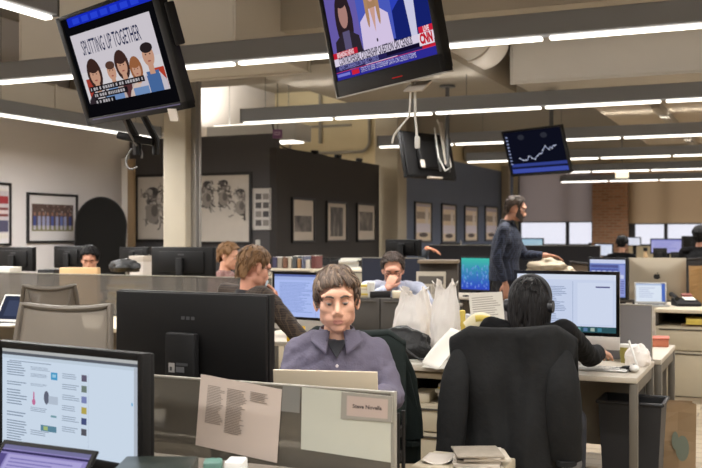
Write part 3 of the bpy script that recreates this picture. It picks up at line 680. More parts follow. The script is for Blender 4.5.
def imac(label, x, y, rz, w_=.53, zb=.80, h=.33, chin=.075, content=None, desk=DZ, group=None, back_logo=True):
    t = thing('desktop_computer', label, 'computer', (x, y, desk), rz, group); z0 = zb-desk; b = .018; H2 = h+chin
    f = MB().m(0, True)
    for q in ((-w_/2, -w_/2+b, z0+chin, z0+H2), (w_/2-b, w_/2, z0+chin, z0+H2), (-w_/2+b, w_/2-b, z0+H2-b, z0+H2), (-w_/2+b, w_/2-b, z0+chin, z0+chin+b)): f.bx(q[0], q[1], -.012, -.002, q[2], q[3])
    f.build('bezel', M('glass_black', (14, 14, 15), .15), t)
    c = MB().m(0, True); c.bx(-w_/2, w_/2, -.012, .006, z0, z0+chin-.0005, .003); c.build('chin', M('brushed_alu', (186, 182, 176), .4, .35), t)
    s = MB().m(0, True)
    def bk(u, v):
        e = 1-max(abs(2*u-1), abs(2*v-1))**2.2
        return (w_*(u-.5), .004+.038*max(e, 0), z0+H2*v)
    s.bx(-w_/2, w_/2, -.001, .0045, z0+chin*.99, z0+H2, .001); s.grid(bk, 20, 14); s.build('back_shell', M('imac_back', (184, 172, 152), .42, .3), t, sharp=50)
    g = MB().bx(-w_/2+b, w_/2-b, -.009, -.004, z0+chin+b, z0+H2-b); g.build('screen_glass', M('screen_black', (9, 9, 12), .2), t)
    if content: F = Flat(y=-.0095); content(F, -w_/2+b, w_/2-b, z0+chin+b, z0+H2-b); F.build('screen_picture', t)
    st = MB().m(0, True); st.prism([(.14, 0), (.14, .008), (.075, .03), (.045, z0+.16), (.03, z0+.16), (.045, .02), (-.06, .008), (-.06, 0)], -.09, .09, 'yz'); st.build('stand', M('brushed_alu', (186, 182, 176), .4, .35), t)
    def apple(F, x, z, k, col, bg):
        F.ell(x-.42*k, z, .62*k, .8*k, col); F.ell(x+.42*k, z, .62*k, .8*k, col); F.ell(x, z-.1*k, .7*k, .75*k, col); F.ell(x+1.12*k, z+.12*k, .34*k, .34*k, bg); F.ell(x+.16*k, z+1.12*k, .16*k, .34*k, col, -.6)
    L = Flat(False, X=Matrix.Translation((0, .0428, z0+H2*.56)) @ Matrix.Rotation(pi, 4, 'Z')); apple(L, 0, 0, .03, (24, 22, 22), (176, 164, 146)); L.build('fruit_emblem', t)
    return t
def laptop(label, x, y, rz, w_=.34, dp=.235, ang=105, z=DZ, shell=ALU, content=None, group=None, key=True, bezc=BLACK):
    """open laptop, screen facing local -Y (user at -Y)"""
    t = thing('laptop', label, 'laptop', (x, y, z), rz, group); b = MB().m(0, True); b.bx(-w_/2, w_/2, -dp, 0, 0, .014, .005); b.build('base', shell, t)
    if key: MB().m(0, True).bx(-w_*.42, w_*.42, -dp*.52, -.03, .0142, .0158).build('keyboard', DARK, t); MB().bx(-.05, .05, -dp*.93, -dp*.6, .0142, .015).build('trackpad', GREYM, t)
    X = Matrix.Translation((0, .002, .012)) @ RM((radians(90-ang), 0, 0)); hh = dp*.97
    l = MB(); l.X = X; l.sm = True; l.bx(-w_/2, w_/2, 0, .007, 0, hh, .003); l.build('lid', shell, t)
    q = MB(); q.X = X
    for e in ((-w_/2+.002, -w_/2+.014, .002, hh-.002), (w_/2-.014, w_/2-.002, .002, hh-.002), (-w_/2+.014, w_/2-.014, hh-.014, hh-.002), (-w_/2+.014, w_/2-.014, .002, .02)): q.bx(e[0], e[1], -.002, -.0002, e[2], e[3])
    q.build('bezel', bezc, t)
    q = MB(); q.X = X; q.bx(-w_/2+.014, w_/2-.014, -.0008, -.0001, .02, hh-.014); q.build('screen_glass', M('screen_black', (9, 9, 12), .2), t)
    if content: F = Flat(X=X, y=-.001); content(F, -w_/2+.014, w_/2-.014, .02, hh-.014); F.build('screen_picture', t)
    return t
def partition(label, x0, x1, y, z0, z1, mat, rail=True, group=None, th=.012):
    t = thing('desk_partition', label, 'partition', ((x0+x1)/2, y, 0), 0, group); a = (x1-x0)/2
    MB().bx(-a, a, -th/2, th/2, z0, z1).build('panel', mat, t)
    MB().m(0, True).bx(-a, a, -th/2-.003, th/2+.003, z1, z1+.007, .002).build('top_edge', M('edge_clear', (138, 134, 124), .3), t)
    for sx in (-1, 1): MB().m(0, True).bx(sx*a-.006, sx*a+.006, -.012, .012, z0-.02, z1+.007, .002).build('side_edge', M('edge_clear', (138, 134, 124), .3), t)
    n = max(2, int((x1-x0)/.9)+1)
    for k in range(n): x = -a+.05+(2*a-.1)*k/(n-1); MB().m(0, True).bx(x-.02, x+.02, -.03, .03, 0, z0+.06, .004).build('post', GREYM, t)
    return t
def box_thing(name, label, cat, p, d, rz, mat, bev=.006, group=None, lid=None, extra=None):
    t = thing(name, label, cat, p, rz, group); MB().m(0, True).bx(-d[0]/2, d[0]/2, -d[1]/2, d[1]/2, 0, d[2], bev).build('body', mat, t)
    if lid is not None: MB().m(0, True).bx(-d[0]/2-.004, d[0]/2+.004, -d[1]/2-.004, d[1]/2+.004, d[2]+.0005, d[2]+.0005+max(.01, d[2]*.15), .003).build('lid', lid, t)
    if extra: extra(t, d)
    return t
def paper(label, p, rz, w_=.21, h=.297, mat=PAPER, curl=.02, text=True, name='paper_sheet', cat='paper', group=None, seed=1, rot=None):
    """one lying sheet, slightly curled, printed lines"""
    t = thing(name, label, cat, p, rz, group, rot); r = random.Random(seed); a, b = r.uniform(0, 3), r.uniform(.5, 1)
    MB().m(0, True).grid(lambda u, v: (w_*(u-.5), h*(v-.5), .0015+curl*b*(abs(u-.5)*2)**2*(.5+.5*sin(a+3*v))), 8, 10).build('sheet', mat, t, solid=.0008)
    return t
def stack(label, p, rz, w_, h, n, th, mats, jit=.02, seed=1, name='paper_stack', cat='paper stack', group=None):
    t = thing(name, label, cat, p, rz, group); r = random.Random(seed); z = 0
    for k in range(n):
        tk = th*r.uniform(.6, 1.4); MB().m(0, True).box((r.uniform(-jit, jit), r.uniform(-jit, jit), z+tk/2), (w_*r.uniform(.9, 1.02), h*r.uniform(.9, 1.02), tk*.96), (0, 0, r.uniform(-.12, .12)), .001).build('folder' if k % 3 == 1 else 'bundle', mats[k % len(mats)], t); z += tk
    return t
MESHM = MIXT('chair_mesh', (122, 113, 102), .30, .8)
CHFR = M('chair_frame', (92, 84, 74), .45, .1)
def mesh_chair(label, x, y, rz, ztop=1.08, wt=.42, wb=.5, mat=MESHM, fm=CHFR, group=None, vs_=True, arms=True, zs=.46):
    """task chair; sitter faces local -Y, backrest at +Y"""
    t = thing('office_chair', label, 'chair', (x, y, 0), rz, group)
    def bp(u, v): # back surface
        z = zs+.1+(ztop-zs-.1)*v; hw = (wb+(wt-wb)*v)/2; sag = -.02*(1-(2*u-1)**2)*v
        return (hw*(2*u-1), .23+.07*v**1.5+.03*(1-(2*u-1)**2), z+sag)
    MB().m(0, True).grid(bp, 14, 14).build('backrest', mat, t, solid=.004)
    R = [bp(0, v/10) for v in range(11)]+[bp(u/12, 1) for u in range(1, 12)]+[bp(1, 1-v/10) for v in range(11)]+[bp(1-u/12, 0) for u in range(1, 12)]
    MB().m(0, True).tube(R+[R[0], R[1]], .015, 8).build('back_frame', fm, t)
    if vs_:
        s = MB().m(0, True)
        for sg in (-1, 1): s.tube([(sg*wt*.44, .325, ztop-.03), (sg*wt*.32, .34, ztop-.2), (sg*wt*.22, .34, zs+.18), (sg*.03, .3, zs+.02)], .011)
        s.build('back_strut', fm, t)
    MB().m(0, True).box((0, 0, zs), (.48, .46, .06), None, .028, 4).build('seat', M('chair_seat', (70, 66, 62), .85), t)
    for sg in ((-1, 1) if arms else ()):
        MB().m(0, True).tube([(sg*.2, .1, zs), (sg*.28, .1, zs+.02), (sg*.29, .08, zs+.135)], .014).box((sg*.29, .02, zs+.15), (.07, .26, .03), None, .012).build('armrest', DARK, t)
    MB().m(0, True).cyl((0, 0, .1), (0, 0, zs-.03), .03).cyl((0, 0, zs-.06), (0, 0, zs-.03), .09).tube([(0, .05, zs-.04), (0, .27, zs-.02), (0, .3, zs+.1)], .02).build('gas_column', DARK, t)
    for k in range(5):
        a = 2*pi*k/5+.3; o = MB().m(0, True).tube([(0, 0, .11), (.16*cos(a), .16*sin(a), .095), (.3*cos(a), .3*sin(a), .07)], [.025, .02, .014]).build('base_arm', DARK, t)
        MB().m(0, True).cyl((.3*cos(a)-.02*sin(a), .3*sin(a)+.02*cos(a), .03), (.3*cos(a)+.02*sin(a), .3*sin(a)-.02*cos(a), .03), .03).build('caster', BLACK, o)
    return t
# ---------------------------------------------------------------- screen contents
def sc_doc(F, x0, x1, z0, z1, bg=(208, 222, 246), seed=1, side=.18, bar=(120, 130, 150), n=22, two=True, tx=(150, 164, 196)):
    w_, h = x1-x0, z1-z0; F.rect(x0, x1, z0, z1, bg); F.rect(x0, x1, z1-h*.05, z1, bar); F.rect(x0, x1, z1-h*.13, z1-h*.05, tuple(int(c*.95) for c in bg))
    F.lines(x0+w_*.08, x0+w_*.62, z0+h*.1, z1-h*.18, n, tx, .4, .4, seed)
    if two: F.lines(x0+w_*.7, x0+w_*.94, z0+h*.3, z1-h*.18, n//2, tx, .35, .5, seed+1); F.rect(x0+w_*.655, x0+w_*.66, z0, z1-h*.13, tx)
def sc_feed(F, x0, x1, z0, z1):
    w_, h = x1-x0, z1-z0; P = lambda u, v: (x0+u*w_, z1-v*h); bg = (200, 214, 230)
    U = lambda u: (u-.245)*1.08
    def R(u0, u1, v0, v1, c): F.rect(x0+u0*w_, x0+u1*w_, z1-v1*h, z1-v0*h, c)
    def Q(u0, u1, v0, v1, c): R(U(u0), U(u1), v0, v1, c)
    R(0, 1, 0, 1, bg); R(0, 1, 0, .035, (176, 178, 178)); R(0, 1, .035, .065, (88, 92, 100)); R(0, 1, .065, .10, (188, 202, 216)); R(.965, .995, .07, 1, (172, 180, 192))
    g = (132, 146, 166)
    for k, (v0, v1) in enumerate(((.13, .28), (.33, .38), (.41, .58), (.64, .7), (.73, .97))): F.lines(x0+U(.28)*w_, x0+U(.43)*w_, z1-v1*h, z1-v0*h, max(2, int((v1-v0)*40)), g, .4, .35, k)
    Q(.30, .6, .12, .128, g)
    for k, (v0, v1) in enumerate(((.16, .2), (.23, .27), (.33, .36), (.57, .62), (.8, .86))): F.lines(x0+U(.455)*w_, x0+U(.6)*w_, z1-v1*h, z1-v0*h, 3, g, .35, .4, k+9)
    Q(.60, .645, .2, .275, (70, 150, 196)); Q(.61, .635, .22, .25, (150, 196, 220))
    Q(.475, .485, .42, .52, (190, 110, 150)); F.ell(*P(U(.48), .52), .008, .01, (190, 110, 150)); F.ell(*P(U(.57), .46), .012, .02, (96, 100, 116)); Q(.565, .575, .46, .53, (96, 100, 116)); Q(.585, .65, .44, .52, (176, 188, 204))
    Q(.60, .64, .63, .65, (110, 150, 160)); Q(.53, .64, .74, .80, (90, 130, 150)); Q(.55, .58, .75, .79, (160, 180, 120))
    cols = [(96, 90, 110), (110, 124, 116), (120, 130, 176), (176, 160, 80), (70, 80, 120), (84, 84, 92)]
    for k in range(6):
        v = .19+.105*k; F.lines(x0+U(.68)*w_, x0+U(.80)*w_, z1-(v+.06)*h, z1-v*h, 3, g, .35, .3, k+20); Q(.81, .845, v, v+.065, cols[k])
    Q(.857, .858, .17, .9, (150, 166, 190)); R(.955, .965, .4, .43, (110, 170, 210))
def sc_plain(c1=(200, 208, 236), c2=(150, 164, 206)):
    def f(F, x0, x1, z0, z1): F.rect(x0, x1, z0, z1, c1); F.rect(x0, x1, z1-(z1-z0)*.12, z1, c2); F.lines(x0+(x1-x0)*.1, x1-(x1-x0)*.15, z0+(z1-z0)*.1, z1-(z1-z0)*.2, 9, c2, .35, .5, 3)
    return f
def sc_waves(F, x0, x1, z0, z1):
    w_, h = x1-x0, z1-z0; r = random.Random(8); n = 14
    for k in range(n):
        f = k/n; c = tuple(int(a+(b-a)*f) for a, b in zip((70, 190, 176), (52, 70, 200))); F.rect(x0, x1, z1-h*(k+1)/n, z1-h*k/n, c)
    for k in range(70):
        u, v = r.random()*.94, r.uniform(.2, .9); c = r.choice([(120, 150, 226), (140, 170, 236), (70, 90, 216), (100, 180, 220)]); F.rect(x0+u*w_, x0+(u+.025)*w_, z1-(v+r.uniform(.04, .1))*h, z1-v*h, c)
def sc_apps(F, x0, x1, z0, z1):
    w_, h = x1-x0, z1-z0
    def R(u0, u1, v0, v1, c): F.rect(x0+u0*w_, x0+u1*w_, z1-v1*h, z1-v0*h, c)
    R(0, 1, 0, 1, (120, 140, 206)); R(0, 1, 0, .1, (206, 214, 240)); R(.02, .8, .14, .22, (86, 92, 150)); R(.02, .8, .24, .5, (84, 96, 170))
    for k in range(5): R(.05+.155*k, .16+.155*k, .3, .44, (200, 208, 240))
    R(.84, .98, .14, .96, (150, 160, 220)); R(.86, .95, .4, .5, (206, 212, 240)); R(.02, .8, .54, .96, (60, 70, 130)); R(.06, .7, .62, .9, (100, 116, 190))
    for k in range(6): R(.86, .96, .56+.06*k, .59+.06*k, (104, 114, 180))
# ================================================================ NEAR DESKS
NZ = .70
FROST = MIXT('frosted_glass', (104, 98, 88), .30, .35)
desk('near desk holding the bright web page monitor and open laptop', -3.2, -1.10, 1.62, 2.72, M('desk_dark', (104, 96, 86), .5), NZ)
desk('desk behind the frosted partition where the man in the grey shirt sits', -3.75, -1.25, 2.86, 3.27, panel=False)
partition('frosted glass desk partition holding taped papers and name plate', -3.2, -1.075, 2.76, .62, .945, FROST)
YP = 2.76
# taped sheets on the partition
def onP(px, py, y=YP): return W(px, py, on_y(px, y))
def hung(label, pts, y, mat, name='paper_sheet', cat='paper', draw=None, th=.0012):
    """sheet hanging on the partition through four corners"""
    P = [onP(a, b, y) for a, b in pts]; c = sum(P, Vector())/4; t = thing(name, label, cat, (c.x, y, c.z))
    q = [(p.x-c.x, p.z-c.z) for p in P]
    MB().prism(q, -th/2, th/2).build('sheet', mat, t)
    if draw: draw(t, q, -th/2)
    return t
def table_print(t, q, y):
    F = Flat(False, y=y-.0003); r = random.Random(2)
    TL, TR, BR, BL = [Vector(v) for v in (q[0], q[1], q[2], q[3])]
    def P(u, v): a = TL.lerp(TR, u); b = BL.lerp(BR, u); return tuple(a.lerp(b, v))
    for u0, u1, v0, v1 in ((.10, .32, .13, .66), (.35, .6, .12, .74), (.64, .88, .1, .24)):
        n = int((v1-v0)*46)
        for k in range(n):
            v = v0+(v1-v0)*k/n; ue = u1-(u1-u0)*.3*r.random()
            F.poly([P(u0, v+.011), P(ue, v+.011), P(ue, v), P(u0, v)], (150, 138, 128))
    F.build('printed_columns', t)
hung('printed sheet of columns taped on the frosted partition below the black monitor', [(201, 374), (282, 389.5), (277, 463), (195.5, 445)], YP-.012, M('paper_warm', (206, 190, 178), .8), draw=table_print)
hung('large blank pale panel taped on the frosted partition under the name plate', [(302, 387), (393.5, 396.5), (393.5, 463), (301, 449)], YP-.0085, M('paper_panel', (190, 190, 176), .7, var=.03))
hung('narrow grey translucent strip on the frosted partition beside the large pale panel', [(283, 386), (300.5, 387.5), (299.5, 413), (281, 411)], YP-.0085, M('strip_grey', (124, 122, 116), .6))
t = hung('grey framed name plate on the corner of the frosted partition', [(342, 391.5), (393, 396.5), (392, 422.5), (341, 418.5)], YP-.014, M('plate_frame', (150, 146, 136), .5), 'name_plate', 'sign', th=.006)
c = t.location
def plate(t):
    P = [onP(a, b, YP-.0175) for a, b in ((347, 395.5), (388, 399.5), (387.5, 419), (346.5, 415.5))]; F = Flat(False, y=-.0034)
    F.poly([(p.x-c.x, p.z-c.z) for p in P], (182, 164, 154)); m = sum(P, Vector())/4
    F.text('Steve Novella', m.x-c.x, m.z-c.z, .0165, (70, 60, 58), sx=1.05, bold=.0006)
    F.build('name_card', t)
plate(t)
# left bright monitor and laptop
t = monitor('big lit monitor showing a white web page, behind the open laptop', -1.945, 2.33, radians(-9), .64, .345, .75, sc_feed, NZ, bez=.022, k=1.0)
def sc_purple(F, x0, x1, z0, z1):
    w_, h = x1-x0, z1-z0; F.rect(x0, x1, z0, z1, (150, 140, 200)); F.rect(x0, x1, z1-h*.07, z1, (120, 118, 160)); F.rect(x0, x1, z1-h*.13, z1-h*.09, (56, 50, 90)); F.rect(x0+w_*.1, x1-w_*.05, z0, z1-h*.16, (176, 168, 220)); F.rect(x0, x0+w_*.08, z0, z1-h*.16, (90, 80, 140)); F.lines(x0+w_*.14, x1-w_*.1, z0+h*.05, z1-h*.2, 12, (136, 128, 190), .4, .4)
laptop('open black laptop with purple screen before the web page monitor', W(14, 234, 2.5).x, W(14, 234, 2.5).y, radians(-2), .33, .205, 130, NZ, BLACK, sc_purple)
def edge(t, d): MB().m(0, True).bx(-d[0]/2-.001, d[0]/2+.001, -d[1]/2-.003, -d[1]/2-.0005, .005, d[2]-.004).build('green_edge', M('pale_green', (104, 140, 124), .5), t)
dd = 2.58; p = W(166, 468, dd)
box_thing('storage_box', 'flat dark box with pale green edge beside the web page monitor', 'box', (p.x-.02, p.y-.03, NZ), (.2, .26, .118), radians(24), M('dark_green_box', (44, 50, 46), .3), extra=edge)
p = W(236, 466, 2.62); box_thing('charger', 'small cream plastic block on the near desk below the printed sheet', 'charger', (p.x, p.y, NZ), (.05, .07, .125), .3, WHITEP)
p = W(213, 466, 2.64); box_thing('storage_box', 'small teal box on the near desk beside the cream block', 'box', (p.x, p.y, NZ), (.05, .06, .118), .5, M('teal_box', (74, 112, 100), .5))
# big black monitor seen from behind and silver laptop
t = monitor('big black monitor seen from behind, on the desk of the man in grey shirt', -1.95, 3.0, pi-radians(4), .675, .365, .855, sc_plain(), bez=.016, th=.045, neck=.13, bump=False, label_tag=False)
nk = Flat(False, X=Matrix.Translation((0, .0815, .235)) @ Matrix.Rotation(pi, 4, 'Z')); nk.rect(-.045, -.018, -.028, .006, (150, 146, 142)); nk.rect(-.04, -.03, -.022, -.008, (60, 58, 58)); nk.rect(-.012, .04, -.002, .008, (60, 60, 62)); nk.rect(-.012, .025, -.026, -.006, (84, 84, 86)); nk.build('neck_label', t)
laptop('silver laptop with its lid back above the frosted partition', -1.405, 2.99, pi+.25, .355, .245, 101, DZ, M('silver_lid', (206, 192, 168), .45, .25), sc_plain())
# letter trays at the partition end
t = thing('letter_tray', 'black wire letter tray rack standing at the end of the frosted partition', 'tray', (-1.195, 2.822, 0))
for k in range(5):
    z = .5+.075*k; q = MB().m(0, True)
    q.bx(-.12, .115, -.024, .024, z, z+.004); q.tube([(.115, -.024, z+.03), (.115, .024, z+.03), (-.12, .024, z+.03), (-.12, -.024, z+.03)], .004)
    for yy in range(4): q.cyl((.115, -.02+.013*yy, z), (.115, -.02+.013*yy, z+.03), .003, seg=6)
    q.build('tray', BLACK, t)
for sx in (-.12, .118):
    for sy in (-.024, .024): MB().m(0, True).cyl((sx, sy, 0), (sx, sy, .88), .007, seg=8).build('post', BLACK, t)
# ================================================================ THE WOMAN'S DESK
XD0, XD1 = -2.05, -.64
desk('cluttered desk with the white plastic bags where the dark haired woman sits', XD0, XD1, 4.9, 5.6)
partition('grey desk partition behind the big lit desktop computer and crumpled bag', -1.5, -.66, 5.63, .60, 1.03, M('partition_grey', (126, 124, 128), .7), th=.03)
desk('desk on the far side of the grey partition with red box', XD0, XD1+.03, 5.67, 6.45)
def sc_mail(F, x0, x1, z0, z1):
    w_, h = x1-x0, z1-z0
    def R(u0, u1, v0, v1, c): F.rect(x0+u0*w_, x0+u1*w_, z1-v1*h, z1-v0*h, c)
    R(0, 1, 0, 1, (204, 215, 240)); R(0, 1, 0, .09, (216, 224, 242)); R(.62, .97, .14, .86, (212, 222, 244)); F.lines(x0+.2*w_, x0+.52*w_, z0+.14*h, z1-.2*h, 22, (140, 156, 190), .4, .45, 4); R(.8, .94, .2, .225, (90, 90, 140)); R(.57, .575, .12, .9, (160, 176, 208))
    R(0, 1, .9, 1, (46, 84, 92)); 
    for k in range(12): R(.05+.07*k, .09+.07*k, .92, .98, [(120, 170, 170), (90, 120, 160), (160, 180, 170), (70, 130, 150)][k % 4])
a = W(566, 300, 5.28); imac('large lit desktop computer with aluminium chin on the dark haired woman\'s desk', a.x, a.y, radians(-1), .57, .815, .345, .07, sc_mail)
# clutter on her desk
BAGM = MIXT('white_plastic_bag', (240, 233, 226), .06, .35)
def bag(label, p, rx, ry, h, seed, ears=True):
    t = thing('plastic_bag', label, 'bag', p, .3); r = random.Random(seed); s1 = r.uniform(0, 9)
    def fn(u, v):
        a = 2*pi*u; k = (1-.55*v**2.2)*(.75+.25*min(1, v*6)); n1 = noise.noise(Vector((cos(a)*1.6+s1, sin(a)*1.6, v*2.5)))*.22+noise.noise(Vector((cos(a)*5+s1, sin(a)*5, v*6)))*.16
        z = h*v*(1+.08*sin(2*a+s1)*v); return (rx*cos(a)*(k+n1), ry*sin(a)*(k+n1), max(0, z))
    q = MB().m(0, True); q.grid(fn, 40, 22); q.build('bag_body', BAGM, t, sharp=25)
    if ears:
        q = MB().m(0, True)
        for sg in (-1, 1): q.grid(lambda u, v: (sg*(rx*.25+.05*v+.05*(u-.5)*(1-v)), .05*(u-.5)*(1.4-v)+.015*sin(9*u+5*v), h*.9+.065*v-.03*(u-.5)**2), 8, 8)
        q.build('bag_handle', BAGM, t, solid=.001)
    return t
a = W(414, 345, 5.62); bag('larger white plastic bag standing on the cluttered desk, beside the black bag', (a.x, a.y, DZ), .13, .095, .37, 3)
a = W(445, 330, 5.42); bag('taller knotted white plastic bag leaning right of the larger one', (a.x, a.y, DZ), .09, .07, .42, 8)
def soft(name, label, cat, p, rz, rad, seed, mat, amp=.25, parts=None):
    t = thing(name, label, cat, p, rz); s = Vector((seed*3.1, seed, 0))
    def fn(u, v):
        a = 2*pi*u; f = pi*v; d = Vector((cos(a)*sin(f), sin(a)*sin(f), -cos(f))); n = 1+amp*noise.noise(d*1.7+s)+amp*.5*noise.noise(d*4+s)
        return (d.x*rad[0]*n, d.y*rad[1]*n, max(0, rad[2]*(.55+d.z*n)))
    MB().m(0, True).grid(fn, 36, 20).build('body', mat, t)
    if parts: parts(t)
    return t
LEATH = M('black_leather', (15, 15, 16), .5, bump=.25, bscale=60)
def strap(t): MB().m(0, True).tube([(-.16, -.05, .07), (-.1, -.12, .12), (.02, -.14, .1), (.12, -.12, .03), (.19, -.08, .02)], .012, flat=.4).build('strap', LEATH, t); MB().m(0, True).box((.19, -.1, .03), (.04, .02, .03), None, .006).build('buckle', GREYM, t)
a = W(402, 352, 5.3); soft('handbag', 'black leather bag slumped on the cluttered desk before the white bags', 'bag', (a.x-.03, a.y+.06, DZ), .2, (.18, .09, .12), 4, LEATH, parts=strap)
p = W(372, 330, 5.5)
a = W(447, 346, 5.06); paper('white printed page propped up beside the black jacket', (a.x, a.y, .83), 0, .17, .25, curl=.03, seed=3, rot=(radians(48), radians(4), radians(-38)))
a = W(438, 372, 4.92); paper('white page drooping over the cluttered desk front', (a.x, 4.93, DZ+.004), 0, .3, .16, curl=.004, seed=5, rot=(radians(9), 0, radians(-6)))
a = W(409, 352, 5.0); stack('low pile of papers in front of the black bag', (a.x-.03, 4.965, DZ), .15, .2, .06, 3, .006, [PAPER, PAPERD], .01, 2)
# upright file, yellow box, printed sheet, teddy-like yellow roll
YEL = M('yellow_card', (206, 182, 84), .7, var=.05)
a = W(458, 336, 5.5); box_thing('tissue_box', 'yellow card box standing between the plastic bag and papers', 'box', (a.x, a.y, DZ), (.08, .045, .27), .4, YEL)
a = W(468, 336, 5.55); box_thing('file_box', 'pale grey upright file leaning on the yellow card box', 'file', (a.x+.005, a.y+.02, DZ), (.03, .14, .24), .5, M('file_grey', (172, 170, 176), .6))
a = W(487, 330, 5.3); t = thing('document_sheet', 'white printed sheet propped upright beside the dark haired woman', 'paper', (a.x-.0, a.y+.06, DZ+.012), radians(8), rot=(radians(-10), radians(-6), radians(12)))
MB().prism([(-.085, .0), (.1, 0), (.1, .365), (-.085, .375)], -.001, .001).build('sheet', PAPER, t)
F = Flat(False, y=-.0016); F.lines(-.07, .085, .16, .35, 15, (170, 160, 150), .35, .3, 6); F.build('printed_lines', t)
MB().m(0, True).bx(-.06, .06, 0, .06, -.0, .02).build('holder', WHITEP, t)
a = W(481, 338, 5.12); stack('stack of papers under the cream and yellow roll', (a.x, a.y, DZ), .2, .2, .15, 9, .019, [PAPER, PAPERD], .005, 5)
t = thing('desk_toy', 'curved cream and yellow roll lying on papers by the woman\'s shoulder', 'toy', (a.x, a.y, DZ+.175), .3)
MB().m(0, True).tube([(-.075+.15*k/10, 0, .035+.035*sin(pi*k/10)) for k in range(11)], [.030+.014*sin(pi*k/10) for k in range(11)], 14).build('body', M('cream_plush', (214, 204, 172), .9), t)
MB().m(0, True).tube([(-.03+.09*k/6, -.035, .065+.02*sin(pi*(.35+.5*k/6))) for k in range(7)], .018, 10).build('yellow_band', YEL, t)
# right end: cup, cables, pens, keyboard, mouse
def cupp(label, p, r, h, mat, name='paper_cup', group=None):
    t = thing(name, label, 'cup', p); MB().m(0, True).lathe([(0, 0), (r*.75, 0), (r, h), (r*.92, h), (r*.7, .006), (0, .006)]).build('cup_body', mat, t); MB().m(0, True).lathe([(r*1.05, h), (r*1.05, h+.008), (r*.9, h+.016), (0, h+.016)]).build('lid', WHITEP, t); return t
a = W(641, 352, 5.1); soft('plastic_bag', 'small crumpled white plastic bag at the end of the woman\'s desk', 'bag', (a.x-.03, a.y+.08, DZ), .2, (.065, .05, .075), 9, BAGM, .3)
a = W(629, 345, 5.3); cupp('yellow paper cup between the lit computer and crumpled bag', (a.x-.02, a.y, DZ), .032, .085, M('cup_yellow', (150, 140, 70), .6))
a = W(632, 340, 5.1); t = thing('pen', 'long white ruler-like pen leaning against the crumpled plastic bag', 'pen', (a.x+.02, a.y-.02, DZ)); MB().m(0, True).tube([(.02, -.06, .008), (-.035, .02, .14)], .006, 8).build('barrel', WHITEP, t); MB().m(0, True).tube([(-.035, .02, .14), (-.038, .024, .15)], .004, 8).build('tip', GREYM, t)
a = W(590, 356, 5.05); t = thing('keyboard', 'slim white keyboard before the lit desktop computer', 'keyboard', (a.x, a.y-.02, DZ)); MB().m(0, True).bx(-.2, .2, -.06, .06, 0, .014, .005).build('base', ALU, t)
q = MB()
for i in range(14):
    for j in range(5): q.bx(-.19+i*.0272, -.19+i*.0272+.023, -.052+j*.021, -.052+j*.021+.017, .0142, .018)
q.build('key_caps', WHITEP, t)
a = W(622, 364, 4.98); t = thing('phone_cable', 'tangled black headset cable and plug beside the woman\'s hand', 'cable', (a.x, a.y, DZ)); r_ = random.Random(4)
MB().m(0, True).tube([(r_.uniform(-.06, .06), r_.uniform(-.05, .07), .01+.012*r_.random()) for k in range(16)], .005, 6).build('cable', BLACK, t); MB().m(0, True).box((.03, -.02, .016), (.06, .025, .03), (0, 0, .6), .008).build('plug', DARK, t)
a = W(634, 360, 4.95); t = thing('computer_mouse', 'small pale mouse near the crumpled plastic bag', 'mouse', (a.x, a.y, DZ), .2); MB().m(0, True).ell((0, 0, .0185), (.028, .05, .018)).build('shell', WHITEP, t); MB().m(0, True).cyl((-.004, .02, .031), (.004, .02, .031), .008).build('wheel', GREYM, t)
# pedestal under her desk
def cabinet(label, x0, x1, y0, y1, z0, z1, rows, mat=BEIGECAB, cols=1, name='file_cabinet', open_top=0, group=None):
    t = thing(name, label, 'cabinet', ((x0+x1)/2, (y0+y1)/2, 0), 0, group); a, b = (x1-x0)/2, (y1-y0)/2; zt = z1-open_top
    MB().m(0, True).bx(-a, a, -b+.02, b, z0, zt, .004).build('carcass', mat, t)
    if open_top:
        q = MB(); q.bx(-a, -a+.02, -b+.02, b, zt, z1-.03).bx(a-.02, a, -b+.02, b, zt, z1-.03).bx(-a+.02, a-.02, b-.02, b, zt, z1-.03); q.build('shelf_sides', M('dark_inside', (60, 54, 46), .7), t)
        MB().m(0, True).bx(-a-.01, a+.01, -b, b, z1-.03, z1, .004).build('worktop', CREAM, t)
    h = (zt-z0)/sum(rows); z = zt
    for rw in rows:
        for c_ in range(cols):
            w_ = 2*a/cols; xx = -a+w_*c_; d = MB().m(0, True).bx(xx+.004, xx+w_-.004, -b, -b+.019, z-h*rw+.006, z-.004, .003).build('drawer', mat, t)
            MB().m(0, True).bx(xx+.03, xx+w_-.03, -b-.012, -b-.001, z-.03, z-.02, .003).build('handle', M('dark_inside', (60, 54, 46), .7), d)
        z -= h*rw
    return t
a = W(432, 400, 5.1)
cabinet('beige drawer pedestal with open paper shelf under the cluttered desk', a.x-.26, a.x+.2, 4.98, 5.5, 0, .68, [1, 2.4], open_top=.17)
zz = .5105
stack('tray of papers and yellow pads on the shelf under the cluttered desk', (a.x+.05, 5.22, zz), .03, .2, .36, 7, .016, [PAPER, YEL, PAPERD], .012, 6)
box_thing('paper_tray', 'white cardboard tray shelf jutting beneath the cluttered desk', 'tray', (a.x-.14, 5.12, zz), (.1, .2, .05), .1, CREAM)
